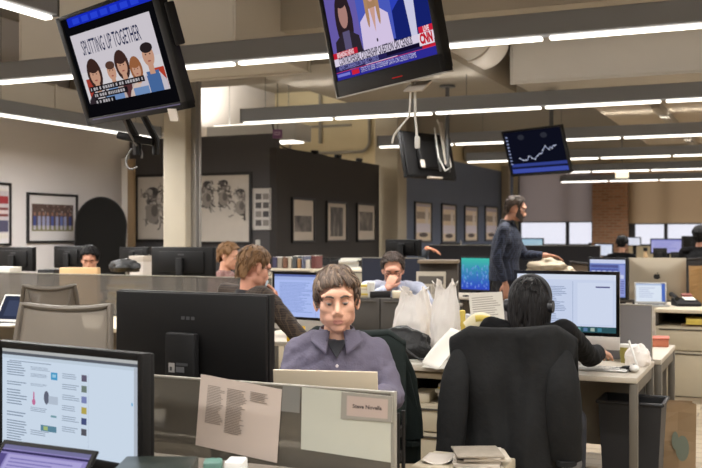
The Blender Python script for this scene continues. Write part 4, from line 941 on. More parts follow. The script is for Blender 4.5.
# low box with newspapers in front
a = W(449, 455, 3.88); bx_, by_ = a.x+.075, a.y-.04
box_thing('low_cabinet', 'low cream cabinet carrying strewn newspapers in front of the jacket', 'cabinet', (bx_, by_, 0), (.34, .28, .54), .0, BEIGECAB)
stack('heap of folded newspapers on the low cream cabinet before the jacket', (bx_+.07, by_-.02, .5405), .35, .18, .2, 6, .009, [M('newsprint', (176, 166, 150), .9, var=.08, scale=30), PAPERD, M('newsprint_dark', (140, 130, 116), .9, var=.1, scale=30)], .02, 9, 'newspaper', 'newspapers')
paper('crumpled white sheet on the low cream cabinet next to the newspapers', (bx_-.1, by_+.0, .5405), .2, .11, .2, curl=.02, seed=12, mat=PAPERD)
# trash bin and paper bag
def bin_(label, p, w_, d, h, mat):
    t = thing('waste_bin', label, 'bin', p, 0); q = MB().m(0, True)
    def ring(k, z, o=0): return [(sx*(w_/2*k+o), sy*(d/2*k+o), z) for sx, sy in ((-1, -1), (1, -1), (1, 1), (-1, 1))]
    lv = [ring(.82, 0), ring(1, h), ring(.95, h), ring(.78, .012)]
    for A_, B_ in zip(lv[:-1], lv[1:]):
        for i in range(4): q.poly([A_[i], A_[(i+1) % 4], B_[(i+1) % 4], B_[i]])
    q.poly(lv[0][::-1]); q.poly(lv[3]); q.build('bin_body', mat, t)
    r = MB().m(0, True)
    for i in range(4):
        A_, B_ = ring(1, h, .004)[i], ring(1, h, .004)[(i+1) % 4]; r.tube([A_, B_], .01, 8)
    r.build('rim', mat, t)
    return t
a = W(634, 400, 5.22); bin_('black plastic waste bin under the end of the woman\'s desk', (a.x, a.y-.04, 0), .32, .26, .55, M('bin_black', (30, 30, 32), .5))
a = W(673, 440, 5.75)
def bagp(label, p, rz, w_, d, h, mat, handle=True, printc=None):
    t = thing('paper_bag', label, 'bag', p, rz); q = MB()
    B_ = [(-w_/2, -d/2), (w_/2, -d/2), (w_/2, d/2), (-w_/2, d/2)]; n = 8
    def ring(v):
        s = 1+.06*v; j = .012*sin(7*v); return [(B_[0][0]*s, B_[0][1]*(1-.1*v)+j, h*v), (0, -d/2*(1-.15*v)-j, h*v+.01*v), (B_[1][0]*s, B_[1][1]*(1-.1*v), h*v), (B_[1][0]*(s-.12*v), 0, h*v), (B_[2][0]*s, B_[2][1], h*v), (B_[3][0]*s, B_[3][1], h*v), (B_[3][0]*(s-.12*v), 0, h*v)]
    R_ = [ring(k/n) for k in range(n+1)]
    for A_, C_ in zip(R_[:-1], R_[1:]):
        for i in range(7): q.poly([A_[i], A_[(i+1) % 7], C_[(i+1) % 7], C_[i]])
    q.poly(R_[0][::-1]); q.build('bag_body', mat, t, solid=.002)
    if printc: F = Flat(False, y=-d/2-.012); F.ell(.02, h*.42, w_*.2, h*.17, printc); F.ell(-.02, h*.52, w_*.1, h*.12, printc); F.build('printed_motif', t)
    return t
bagp('brown paper shopping bag with faint print on the floor beside the black bin', (a.x+.02, a.y, 0), .25, .19, .13, .44, M('kraft_worn', (150, 126, 96), .85, var=.06), printc=(110, 118, 104))
a = W(662, 341, 6.1); box_thing('small_box', 'orange red box on the desk beyond the grey partition', 'box', (a.x-.02, a.y, DZ), (.12, .16, .045), .1, M('orange_box', (188, 110, 80), .6), lid=M('red_lid', (160, 84, 64), .6))
# ================================================================ RIGHT CREDENZA
cabinet('long beige file credenza with open shelf on the bare floor', -1.02, 1.6, 9.0, 9.98, 0, .765, [1, 1.9], cols=3, open_top=.15, name='credenza')
stack('yellow folders and papers in the credenza\'s open shelf', (-.55, 9.22, .6155), .02, .5, .36, 3, .026, [M('brown_folder', (120, 96, 70), .7), YEL, YEL], .02, 3)
stack('dark folders at the end of the credenza\'s open shelf', (.35, 9.22, .6155), .02, .5, .36, 2, .03, [M('brown_folder', (120, 96, 70), .7), PAPERD], .02, 4)
CT = .767
a = W(657, 290, 9.35); imac('desktop computer seen from behind with dark fruit emblem on the credenza', a.x, a.y, pi+radians(6), .53, CT+.03, .33, .075, sc_plain(), CT)
def sc_white(F, x0, x1, z0, z1): F.rect(x0, x1, z0, z1, (226, 236, 250)); F.rect(x0, x1, z1-(z1-z0)*.1, z1, (180, 196, 226)); F.rect(x1-(x1-x0)*.12, x1, z0, z1, (80, 110, 190)); F.lines(x0+(x1-x0)*.1, x1-(x1-x0)*.3, z0+(z1-z0)*.2, z1-(z1-z0)*.2, 6, (190, 200, 226), .4, .5)
a = W(650, 303, 9.05); laptop('small open laptop with white screen before the turned desktop computer', a.x, a.y+.06, radians(14), .29, .21, 100, CT+.0, ALU, sc_white, bezc=ALU)
a = W(677, 308, 9.02); t = thing('desk_telephone', 'black desk telephone with white card on the credenza', 'telephone', (a.x+.08, a.y+.02, CT), .4)
MB().m(0, True).prism([(-.1, 0), (.1, 0), (.1, .07), (-.1, .025)], -.11, .11, 'yz').build('base', DARK, t); MB().m(0, True).tube([(-.11, -.08, .07), (-.11, -.04, .085), (-.11, .05, .105), (-.11, .09, .1)], [.024, .016, .016, .024], 10).build('handset', BLACK, t)
MB().box((.03, .02, .066), (.1, .1, .004), (.22, 0, 0)).build('dial_card', PAPER, t); MB().box((.03, .085, .09), (.09, .05, .03), (.3, 0, 0), .006).build('red_display', M('phone_red', (120, 60, 52), .5), t)
a = W(697, 300, 9.1); bagp('tan paper bag standing on the credenza at the picture edge', (a.x+.1, a.y+.1, CT), .1, .34, .18, .36, M('kraft', (170, 134, 88), .85, var=.08, scale=6))
# file pages on desk D8
a = W(640, 330, 6.0); stack('short stack of brochures on the desk beyond the grey partition', (a.x-.3, a.y, DZ), .2, .22, .3, 4, .008, [PAPER, PAPERD, YEL], .01, 8)
# ================================================================ MIDDLE AND FAR DESKS
FROST2 = MIXT('frosted_glass_pale', (88, 84, 80), .34, .5)
# row with the mesh chairs
desk('desk with the small dark tablet laptop beside the mesh chairs', -7.0, -3.95, 5.9, 6.8, CREAM)
partition('long frosted partition running behind the mesh chairs', -7.6, -3.7, 6.85, .62, 1.075, FROST2)
desk('pale desk behind the long frosted partition', -7.6, -3.7, 6.9, 7.75, CREAM, panel=False)
mesh_chair('empty mesh office chair nearer the black monitor seen from behind', W(66, 234, 4.6).x+.07, W(66, 234, 4.6).y-.29, radians(14), 1.095, .445, .53)
mesh_chair('smaller looking mesh office chair farther back beside the dark tablet laptop', -4.35, 5.03, radians(180+38), 1.11, .30, .46)
a = W(12, 325, 7.6); laptop('open white edged laptop with dark screen on the pale desk at the picture edge', a.x-.02, a.y+.02, radians(4), .34, .25, 122, DZ, WHITEP, lambda F, x0, x1, z0, z1: (F.rect(x0, x1, z0, z1, (52, 58, 78)), F.rect(x0+.05, x1-.1, z0+.03, z1-.04, (66, 74, 100))), bezc=WHITEP)
a = W(27, 312, 7.6); box_thing('small_box', 'small teal box beside the dark tablet laptop', 'box', (a.x, 6.1, DZ), (.07, .07, .07), .2, M('teal', (30, 118, 122), .5), lid=M('maroon', (110, 56, 60), .6))
a = W(8, 318, 7.6); stack('papers spread on the pale desk below the dark tablet laptop', (a.x+.25, 5.99, DZ), .2, .2, .14, 3, .006, [PAPER, PAPERD], .02, 3)
def black_mon(label, px0, px1, ytop, ybot, d, rzd=0, back=True, content=None, group=None, desk=DZ, frame=BLACK, logo=True, ratio=None):
    """monitor whose outline fills the given pixels at depth d"""
    a = W((px0+px1)/2, ybot, d); tot = CA+radians(rzd); w_ = (px1-px0)/FPX*d/max(.5, cos(tot)); zt = W(0, ytop, d).z; zb = W(0, ybot, d).z
    zb = max(zb, desk+.06)
    return monitor(label, a.x, a.y, radians(rzd)+(pi if back else 0), w_, zt-zb, zb, content if not back else None, desk, frame, min(.018, w_*.05), .045, logo and back, group=group)
black_mon('wide black monitor seen from behind, in front of the big ink sketches', 150, 217, 247, 277.5, 8.75)
black_mon('black monitor seen from behind at the picture edge below the framed red photo', -6, 38, 247, 271, 9.6)
black_mon('black monitor seen from behind below the framed team photo', 55, 84, 246, 268, 10.6, 6)
black_mon('navy black monitor beyond the white box, under the tan edged door', 119, 150, 247, 263, 11.6)
DARKSEAT = M('dark_chair', (46, 42, 40), .8)
a = W(16, 268, 8.9); mesh_chair('dark mesh office chair before the black monitor at the picture edge', xat(14, 8.2), 8.2, pi, 1.16, .3, .4, M('seat_back_dark', (62, 56, 52), .85), M('dark_frame', (50, 46, 44), .6))
def far_desk(label, x0, x1, y, dpt=.8, mat=LAM): desk(label, x0, x1, y, y+dpt, mat)
desk('desk row under the black monitors before the white wall', -9.3, -6.0, 8.4, 9.7, CREAM)
a = W(50, 270, 9.4); box_thing('storage_box', 'small black box between the two black monitors by the white wall', 'box', (a.x, a.y, DZ), (.18, .16, .36), .2, DARK)
a = W(80, 268, 9.3); box_thing('carton', 'tan flat carton in front of the black haired person', 'box', (a.x, a.y, DZ), (.36, .12, .38), CA, M('carton_tan', (204, 168, 122), .8, var=.04))
a = W(4, 268, 8.3); box_thing('paper_tray', 'white paper tray on the pale desk by the dark mesh chair', 'tray', (xat(1, 7.08), 7.08, DZ), (.3, .2, .34), .2, PAPERD, lid=PAPER)
a = W(140, 262, 10.2); desk('desk with black bag and yellow envelopes before the doorway', a.x-.9, a.x+.7, 9.95, 10.7, CREAM) if 0 else None
a = W(128, 272, 8.7); stack('yellow envelopes and papers under the black bag', (xat(128, 7.4), 7.4, DZ), .1, .3, .24, 14, .022, [CREAM, M('envelope', (190, 158, 96), .8), PAPERD], .02, 7)
soft('shoulder_bag', 'black shoulder bag lying on the yellow envelopes before the black fabric panel', 'bag', (xat(125, 7.4), 7.4, DZ+.35), .2, (.15, .1, .075), 6, LEATH)
a = W(141, 265, 9.2); box_thing('carton', 'white carton between the black shoulder bag and wide black monitor', 'box', (xat(141, 8.85), 8.85, DZ), (.17, .2, .4), .1, M('carton_white', (206, 198, 190), .7), lid=PAPERD)
# plaid man's desk and centre
desk('desk with the lit desktop computer behind the man in grey shirt', -3.35, -2.1, 5.62, 6.42)
def sc_c(F, x0, x1, z0, z1): sc_doc(F, x0, x1, z0, z1, (176, 194, 246), 3, bar=(96, 110, 170), tx=(136, 154, 214))
a = W(306.5, 300, 6.65); imac('lit desktop computer showing a blue document, behind the man in grey shirt', a.x, a.y, radians(-8), .56, .775, .325, .07, sc_c)
a = W(296, 327, 5.95); box_thing('folder', 'bright yellow folder propped under the lit blue document computer', 'folder', (xat(296, 5.67), 5.67, DZ), (.12, .03, .1), CA, M('bright_yellow', (224, 180, 40), .7))
# shelf tops beyond
cabinet('low cream bookcase topped with books, below the framed crowd photo', -5.1, -3.9, 9.2, 9.65, 0, 1.06, [1, 1], CREAM, 2, 'bookcase')
r_ = random.Random(11); cols_ = [(62, 60, 92), (150, 142, 132), (120, 84, 66), (196, 186, 170), (70, 74, 78), (170, 128, 84), (96, 100, 120), (206, 200, 190), (96, 52, 50)]
lab_c = ['navy', 'pale grey', 'brown', 'cream', 'charcoal', 'tan', 'slate', 'white', 'dark red']
x = -5.05
for k in range(9):
    w_ = r_.uniform(.035, .06); h = r_.uniform(.09, .14); t = thing('book', '%s book standing on the low cream bookcase below the crowd photo' % lab_c[k], 'book', (x+w_/2, 9.42, 1.0605), 0, 'books on the low cream bookcase')
    MB().bx(-w_/2, w_/2, -.08, .08, 0, h, .003).build('cover', M('book_%d' % k, cols_[k], .7), t); MB().bx(-w_/2+.004, w_/2-.004, -.076, .082, h+.0002, h+.002).build('page_block', PAPER, t); x += w_+.012
cabinet('cream counter with printer beyond the man in grey shirt', -5.55, -4.45, 10.5, 11.1, 0, 1.0, [1, 1], CREAM, 2, 'counter_cabinet')
a = W(320, 258, 11.8); t = thing('printer', 'black flat printer on the cream counter behind the man in grey shirt', 'printer', (xat(320, 10.8), 10.8, 1.0), 0)
MB().m(0, True).bx(-.22, .22, -.2, .2, 0, .12, .015).build('body', DARK, t); MB().m(0, True).bx(-.2, .2, -.24, -.201, .03, .045, .004).build('paper_tray', GREYM, t); MB().m(0, True).bx(-.2, .2, -.15, .17, .1205, .14, .006).build('scanner_lid', BLACK, t)
a = W(345, 255, 11.9); stack('curled white papers on the cream counter right of the printer', (xat(347, 10.8)+.03, 10.8, 1.0), .4, .24, .2, 5, .026, [PAPER, WHITEP], .03, 2)
# man two: navy panel, monitor, low white shelf
NAVY = M('navy_panel', (40, 44, 60), .8)
partition('navy fabric partition behind the bowed man with glasses', -3.67, -3.04, 8.6, .3, 1.2, NAVY, th=.04)
desk('desk behind the navy fabric partition', -3.75, -2.95, 8.7, 9.5)
black_mon('black monitor seen from behind above the navy partition', 385, 422, 239.5, 256, 9.7, -6, desk=DZ)
cabinet('white topped low shelf in front of the bowed man with glasses', -2.86, -2.40, 6.48, 6.64, 0, .97, [1, 1], M('shelf_grey', (60, 56, 52), .7), 2, 'low_shelf')
for nm, lb, p_, d_, mt in (('storage_box', 'dark flat box on the low shelf below the bowed man', 380, (.15, .1, .045), DARK), ('carton', 'cream card box on the low shelf beside the dark flat box', 402, (.14, .12, .05), CREAM)):
    a = W(p_, 295, on_y(p_, 6.6)); box_thing(nm, lb, 'box', (xat(p_, 6.56), 6.56, .97), d_, CA, mt)
a = W(362, 280, 6.9); stack('cream stack of note pads and cups beside the man in grey shirt', (xat(363, 6.56), 6.56, .97), .2, .1, .11, 5, .02, [CREAM, YEL, PAPER], .006, 3)
cupp('white paper cup on the low shelf beside the note pads', (xat(371, 6.53), 6.53, .97), .03, .1, WHITEP)
# newspaper rack
a = W(438, 280, 8.6); t = thing('newspaper_rack', 'dark rack holding a folded newspaper behind the white bags', 'rack', (a.x, a.y, 0), CA*.6)
MB().m(0, True).bx(-.17, .17, .06, .2, 0, 1.17, .006).build('back_panel', M('rack_brown', (70, 62, 54), .7), t); MB().m(0, True).bx(-.17, .17, -.1, .059, .84, .86, .003).build('shelf', M('rack_brown', (70, 62, 54), .7), t); MB().m(0, True).bx(-.18, .18, -.02, .22, 1.171, 1.2, .004).build('top_ledge', M('rack_top', (128, 112, 92), .6), t)
t = thing('newspaper', 'folded newspaper propped in the dark rack behind the white bags', 'newspaper', (a.x-.04, a.y-.075, .861), CA*.6, rot=(radians(-6), 0, CA*.6))
MB().m(0, True).bx(-.13, .13, -.012, .012, 0, .24, .004).build('pages', M('newsprint', (176, 166, 150), .9, var=.08, scale=30), t); F = Flat(False, y=-.0125); F.rect(-.11, .11, .13, .2, (84, 78, 72)); F.rect(-.1, .0, .04, .11, (130, 122, 112)); F.lines(.01, .11, .04, .11, 6, (110, 104, 98)); F.build('print', t)
# screen with blue waves behind the standing man
desk('desk with the blue green screen behind the standing man', -3.55, -2.55, 10.4, 11.2)
black_mon('lit monitor with green to blue pattern beside the standing man', 458, 494, 256.5, 294, 10.9, -16, False, sc_waves)
partition('dark low partition beyond the blue green screen', -4.6, -2.2, 13.2, .3, 1.27, M('dark_panel', (34, 34, 40), .8), th=.05)
# desk of the yawed lit monitor and things by the standing man's hand
desk('desk with the lit app grid monitor beyond the woman', -2.35, -1.1, 8.0, 8.75)
black_mon('lit monitor showing a grid of app windows beyond the woman\'s computer', 586.5, 630, 257.5, 299, 8.55, -20, False, sc_apps)
cabinet('tall tan cabinet under the standing man\'s outstretched hand', -2.30, -1.88, 9.38, 9.8, 0, 1.04, [1, 1], M('cab_tan', (150, 134, 110), .7), 2)
soft('paper_bundle', 'rumpled cream paper bundle on the tan cabinet under the standing man\'s hand', 'paper', (-2.09, 9.58, 1.0405), .2, (.2, .15, .09), 13, M('sheet_cream', (196, 182, 158), .8), .45)
a = W(577, 262, 10.9); mesh_chair('brown high-backed office chair right of the standing man\'s hand', a.x, a.y, pi+.5, 1.13, .34, .36, M('chair_brown', (92, 78, 64), .85), DARKSEAT, vs_=False)
# ---------------------------------------------------------------- far rows
DKP = M('far_dark', (32, 32, 36), .6)
rows = [(13.9, -5.4, 3.4), (16.6, -4.3, 4.5), (19.6, -4.6, 5.5)]
for k, (y, x0, x1) in enumerate(rows): desk(['desk row in front of the lavender screen', 'desk row before the pale blue screen', 'desk row closest to the window blinds'][k], x0, x1, y, y+.8, panel=False)
def far_mon(label, px0, px1, y0, y1, row, content=None, back=True, rzd=0):
    y = rows[row][0]+.4; d = on_y((px0+px1)/2, y); black_mon(label, px0, px1, y0, y1, d, rzd, back, content, logo=False)
far_mon('black monitor seen from behind, beyond the standing man\'s outstretched hand', 541, 577, 245, 258, 0)
far_mon('pale blue lit screen just right of the standing man\'s chest', 521, 544, 238, 252, 1, sc_plain((170, 200, 216), (150, 184, 206)), False, -10)
far_mon('white lit screen under the brick pier', 594, 613.5, 243.5, 256.5, 1, sc_plain((226, 232, 246), (206, 214, 236)), False, -12)
far_mon('lavender lit screen under the wide window', 651, 682, 238.5, 254, 1, sc_plain((170, 170, 220), (140, 142, 206)), False, -10)
far_mon('black monitor seen from behind under the lavender screen', 654, 666, 248, 262, 0)
far_mon('black monitor seen from behind beside the turned desktop computer', 672, 691, 252, 268, 0)
far_mon('black monitor seen from behind at the picture edge by the window', 683, 704, 236, 251, 2)
far_mon('white lit screen behind the person in black by the brick pier', 626, 641, 237, 246, 2, sc_plain((230, 232, 244), (214, 218, 236)), False, -12)
far_mon('thin black monitor seen from behind beside the standing man\'s back', 440, 460, 243, 256, 0, rzd=-5)
far_mon('black monitor seen from behind touching the standing man\'s back', 466, 489, 244, 257, 0, rzd=-5)
a = W(590, 244, on_y(590, 14.2)); t = thing('bottle', 'dark bottle standing beside the white screen under the brick pier', 'bottle', (a.x, 14.2, DZ+.0)); MB().m(0, True).lathe([(0, 0), (.05, 0), (.05, .36), (.02, .44), (.02, .55), (0, .55)]).build('glass', DKP, t); MB().m(0, True).cyl((0, 0, .55), (0, 0, .575), .024).build('cap', BLACK, t)
a = W(645.5, 250, on_y(645.5, 14.2)); t = thing('bottle', 'slim tan bottle between the person in black and lavender screen', 'bottle', (a.x, 14.2, DZ)); MB().m(0, True).lathe([(0, 0), (.035, 0), (.035, .38), (.02, .46), (0, .46)]).build('body', M('tan_bottle', (176, 146, 108), .5), t); MB().m(0, True).cyl((0, 0, .46), (0, 0, .51), .03).build('cap', DARK, t)
a = W(688, 262, on_y(688, 11.5)); t = thing('office_chair', 'x', 'chair'); bpy.data.objects.remove(t)
mesh_chair('dark office chair behind the turned desktop computer', a.x, 11.6, .3, 1.15, .44, .5, DARKSEAT, DARKSEAT, vs_=False)
# ================================================================ PEOPLE
def remesh(mb, vox, smooth=4, post=None):
    """weld overlapping volumes into one continuous skin"""
    me = bpy.data.meshes.new('r'); mb.bm.to_mesh(me); mb.bm.free(); o = bpy.data.objects.new('r', me); COL.objects.link(o)
    md = o.modifiers.new('r', 'REMESH'); md.mode = 'VOXEL'; md.voxel_size = vox
    bpy.context.view_layer.update(); m2 = bpy.data.meshes.new_from_object(o.evaluated_get(bpy.context.evaluated_depsgraph_get()))
    bpy.data.objects.remove(o); bpy.data.meshes.remove(me)
    bm = bmesh.new(); bm.from_mesh(m2); bpy.data.meshes.remove(m2)
    for _ in range(smooth): bmesh.ops.smooth_vert(bm, verts=bm.verts, factor=.5, use_axis_x=True, use_axis_y=True, use_axis_z=True)
    if post:
        bm.normal_update()
        for v in bm.verts: v.co = post(v.co.copy(), v.normal.copy())
    for f in bm.faces: f.smooth = True
    return bm
def link_bm(bm, name, mats, parent, pick=None):
    if pick:
        for f in bm.faces: f.material_index = pick(f.calc_center_median())
    me = bpy.data.meshes.new(name); bm.to_mesh(me); bm.free()
    for k in mats: me.materials.append(k)
    o = bpy.data.objects.new(name, me); COL.objects.link(o); o.parent = parent
    return o
def loft(mb, rings, seg=24):
    """rings: (centre, rx, ry) stacked, squashed ellipse sections"""
    t = bmesh.new(); R = []
    for c, rx, ry in rings: R.append([t.verts.new((c[0]+rx*cos(2*pi*j/seg), c[1]+ry*sin(2*pi*j/seg), c[2])) for j in range(seg)])
    for i in range(len(R)-1):
        for j in range(seg): t.faces.new((R[i][j], R[i][(j+1) % seg], R[i+1][(j+1) % seg], R[i+1][j]))
    t.faces.new(R[0][::-1]); t.faces.new(R[-1]); bmesh.ops.recalc_face_normals(t, faces=t.faces); return mb._take(t)
def head_shapes(mb, HX, wide=1.0, nose=1.0, jaw=1.0):
    K = mb.X; mb.X = K @ HX @ Matrix.Diagonal((wide, 1, 1, 1)); e = mb.ell
    e((0, .015, .035), (.075, .095, .086)); e((0, -.026, -.03), (.066*jaw, .066, .082)); e((0, -.036, -.078), (.052*jaw, .050, .040)); e((0, -.076, -.100), (.027*jaw, .02, .017))
    for s in (-1, 1):
        e((s*.034, -.050, -.022), (.031, .033, .036)); e((s*.026, -.071, .026), (.035, .019, .013)); e((s*.011*nose, -.100, -.0405), (.0105, .012, .009))
        e((s*.077, .012, -.012), (.0105, .021, .033), (.0, 0, s*-.35)); e((s*.076, .004, -.034), (.008, .012, .014))
        e((s*.044, -.016, -.062), (.022, .042, .036))
    mb.tube([(0, -.082, .018), (0, -.094, -.006), (0, -.106, -.026), (0, -.110, -.037)], [.010, .0105, .0115*nose, .0125*nose], 12); e((0, -.078, .03), (.045, .02, .03)); e((0, -.066, -.062), (.05, .03, .034))
    e((0, -.0905, -.067), (.024, .0115, .0062)); e((0, -.0895, -.0775), (.020, .0115, .007)); e((0, -.085, -.06), (.035, .014, .014))
    mb.X = K
def face_post(HX):
    inv = HX.inverted(); R = HX.to_3x3()
    def g(p, c, s): return math.exp(-((p.x-c[0])**2+(p.y-c[1])**2+(p.z-c[2])**2)/(2*s*s))
    def post(co, n):
        p = inv @ co
        if p.z < -.14 or p.z > .14 or abs(p.x) > .1 or abs(p.y) > .14: return co
        dy = 0
        for s in (-1, 1): dy += .011*g(p, (s*.031, -.084, .002), .0115)
        if p.y < -.06: dy += .0045*math.exp(-((p.z+.0725)/.0028)**2)*math.exp(-(p.x/.024)**2)
        for s in (-1, 1): dy += .0025*g(p, (s*.03, -.09, -.055), .008)
        return co+R @ Vector((0, dy, 0))
    return post
def eyes(parent, HX, iris=(66, 52, 44), lid=None, down=.35, skin=None, gaze=0):
    WE = M('eye_white', (178, 166, 158), .3)
    for s in (-1, 1):
        mb = MB(); mb.X = HX; mb.m(0, True).ell((s*.031, -.0755, .002), (.0118, .0118, .0118), u=16, v=10)
        a = gaze; mb.m(1).ell((s*.031+.0118*.55*sin(a), -.0755-.0075, .0005-.003), (.0066, .0054, .0066), u=12, v=8); mb.m(2).ell((s*.031, -.0835, -.0028), (.003, .0052, .003), u=10, v=6)
        mb.build('eye', [WE, M('iris_%d_%d_%d' % iris, iris, .2), M('pupil', (10, 10, 10), .1)], parent)
        mb = MB(); mb.X = HX @ Matrix.Translation((s*.031, -.0755, .002)) @ RM((radians(-18)*0+down, 0, 0))
        mb.m(0, True).grid(lambda u, v: (.0128*cos(pi*u)*cos(.25+1.2*v), -.0128*sin(pi*u)*cos(.25+1.2*v), .0128*sin(.25+1.2*v)), 12, 6); mb.build('eyelid', skin, parent)
def brow(parent, HX, mat, thick=.0042, rise=.0):
    for s in (-1, 1):
        mb = MB(); mb.X = HX; mb.m(0, True).tube([(s*.013, -.0975, .0225), (s*.026, -.0965, .0285+rise), (s*.04, -.088, .0275+rise), (s*.049, -.078, .021)], [thick*.8, thick, thick*.85, thick*.4], 8, flat=1.0); mb.build('eyebrow', mat, parent)
def hair(parent, HX, hl, t, nl, ll, mats, seed, fringe=0, rw=.0055, extra=None, amp=.006, ymin=None, sweep=0):
    """cap over the skull down to hairline hl(phi) (phi 0 front, pi back) with locks"""
    r = random.Random(seed); mb = MB(); mb.X = HX; C = Vector((0, .015, .035)); Rr = (.075, .095, .086)
    def P(ph, th, off):
        d = Vector((sin(th)*sin(ph), -sin(th)*cos(ph), cos(th))); q = Vector((d.x*Rr[0], d.y*Rr[1], d.z*Rr[2]))
        if th > 1.57:
            k = 1-.2*(th-1.57); q = Vector((sin(ph)*Rr[0]*k, -cos(ph)*Rr[1]*k, -(th-1.57)*.095)); d = Vector((sin(ph), -cos(ph), -.15))
        n = noise.noise(Vector((ph*2.2+seed, th*3, seed)))*amp
        return C+q+d*(off+n)
    def sh(u, v):
        ph = 2*pi*u-pi; th = hl(abs(ph))*v; return P(ph, th, t*(1-.75*max(0, v-.8)/.2))
    mb.m(0, True).grid(sh, 56, 18)
    for k in range(nl):
        ph = r.uniform(-pi, pi); H_ = hl(abs(ph)); th0 = H_*r.random()**.6*.95; L = ll*r.uniform(.6, 1.25); dp = r.uniform(-.25, .25)+sweep*(.5 if abs(ph) < 1.3 else .1); mb.m(r.choice((0, 0, 1)) if len(mats) > 1 else 0)
        over = fringe if abs(ph) < .9 else .06
        pts = []
        for j in range(5):
            f = j/4; th = min(th0+L*f, H_+over*r.uniform(.6, 1.0)); pts.append(P(ph+dp*f, th, t*(1-.3*f)+.0025+.003*sin(pi*f)))
        mb.tube(pts, [rw*.5, rw, rw, rw*.8, rw*.25], 6, flat=.55)
    if extra: extra(mb)
    return mb.build('hair', mats, parent, sharp=0)
def hand_shapes(mb, wrist, d, nrm, curl=.6, side=1, k=1.0, spread=.0):
    """palm, five unequal fingers with knuckle bends; d points to the knuckles, nrm out of the back of the hand, side +1 thumb towards d x nrm"""
    d = Vector(d).normalized(); nrm = Vector(nrm); nrm = (nrm-d*nrm.dot(d)).normalized(); s = d.cross(nrm)*side; w = Vector(wrist)
    for j in range(4):
        o = (.027-.018*j)*k; b0 = w+s*o*.75+d*.012*k; b1 = w+s*o+d*(.088-.004*abs(j-1))*k; mb.tube([b0, b0.lerp(b1, .5)+nrm*.002, b1], [.012*k, .0125*k, .0105*k], 10)
        L = (.040, .044, .041, .033)[j]*k; p = b1; a = 0; pts = [b1-d*.012*k, b1]; rr = [.0095*k, .0095*k]
        fd = (d+s*spread*(1.5-j)).normalized()
        for q in range(3):
            a += curl*(.75, .95, .6)[q]; dv = fd*cos(a)-nrm*sin(a); p = p+dv*L*(1, .66, .52)[q]; pts.append(p); rr.append((.0088, .0080, .0066)[q]*k)
        mb.tube(pts, rr, 10); mb.ell(pts[-1], (rr[-1],)*3, u=8, v=6)
    t0 = w+s*.018*k+d*.02*k; dv = (d*.65+s*.75-nrm*.25).normalized(); t1 = t0+dv*.04*k; dv2 = (d*.85+s*.25-nrm*(.35+.3*curl)).normalized(); t2 = t1+dv2*.032*k; t3 = t2+(dv2-nrm*.3).normalized()*.026*k
    mb.tube([t0, t1, t2, t3], [.014*k, .0115*k, .0098*k, .0074*k], 10)
def HXm(c, pitch=0, yaw=0, roll=0): return Matrix.Translation(c) @ Euler((pitch, roll, yaw), 'XYZ').to_matrix().to_4x4()
SKIN = {}
def skin(name, c): return M('skin_'+name, c, .55, var=.05, scale=30)
def lip_pick(HX, col=True):
    inv = HX.inverted()
    def pk(c):
        p = inv @ c
        if p.y < -.083 and abs(p.x) < .021*(1-((p.z+.0725)/.016)**2) and abs(p.z+.0725) < .0095: return 1
        if p.y < -.02 and -.135 < p.z < -.045 and abs(p.x) < .07: return 2
        return 0
    return pk
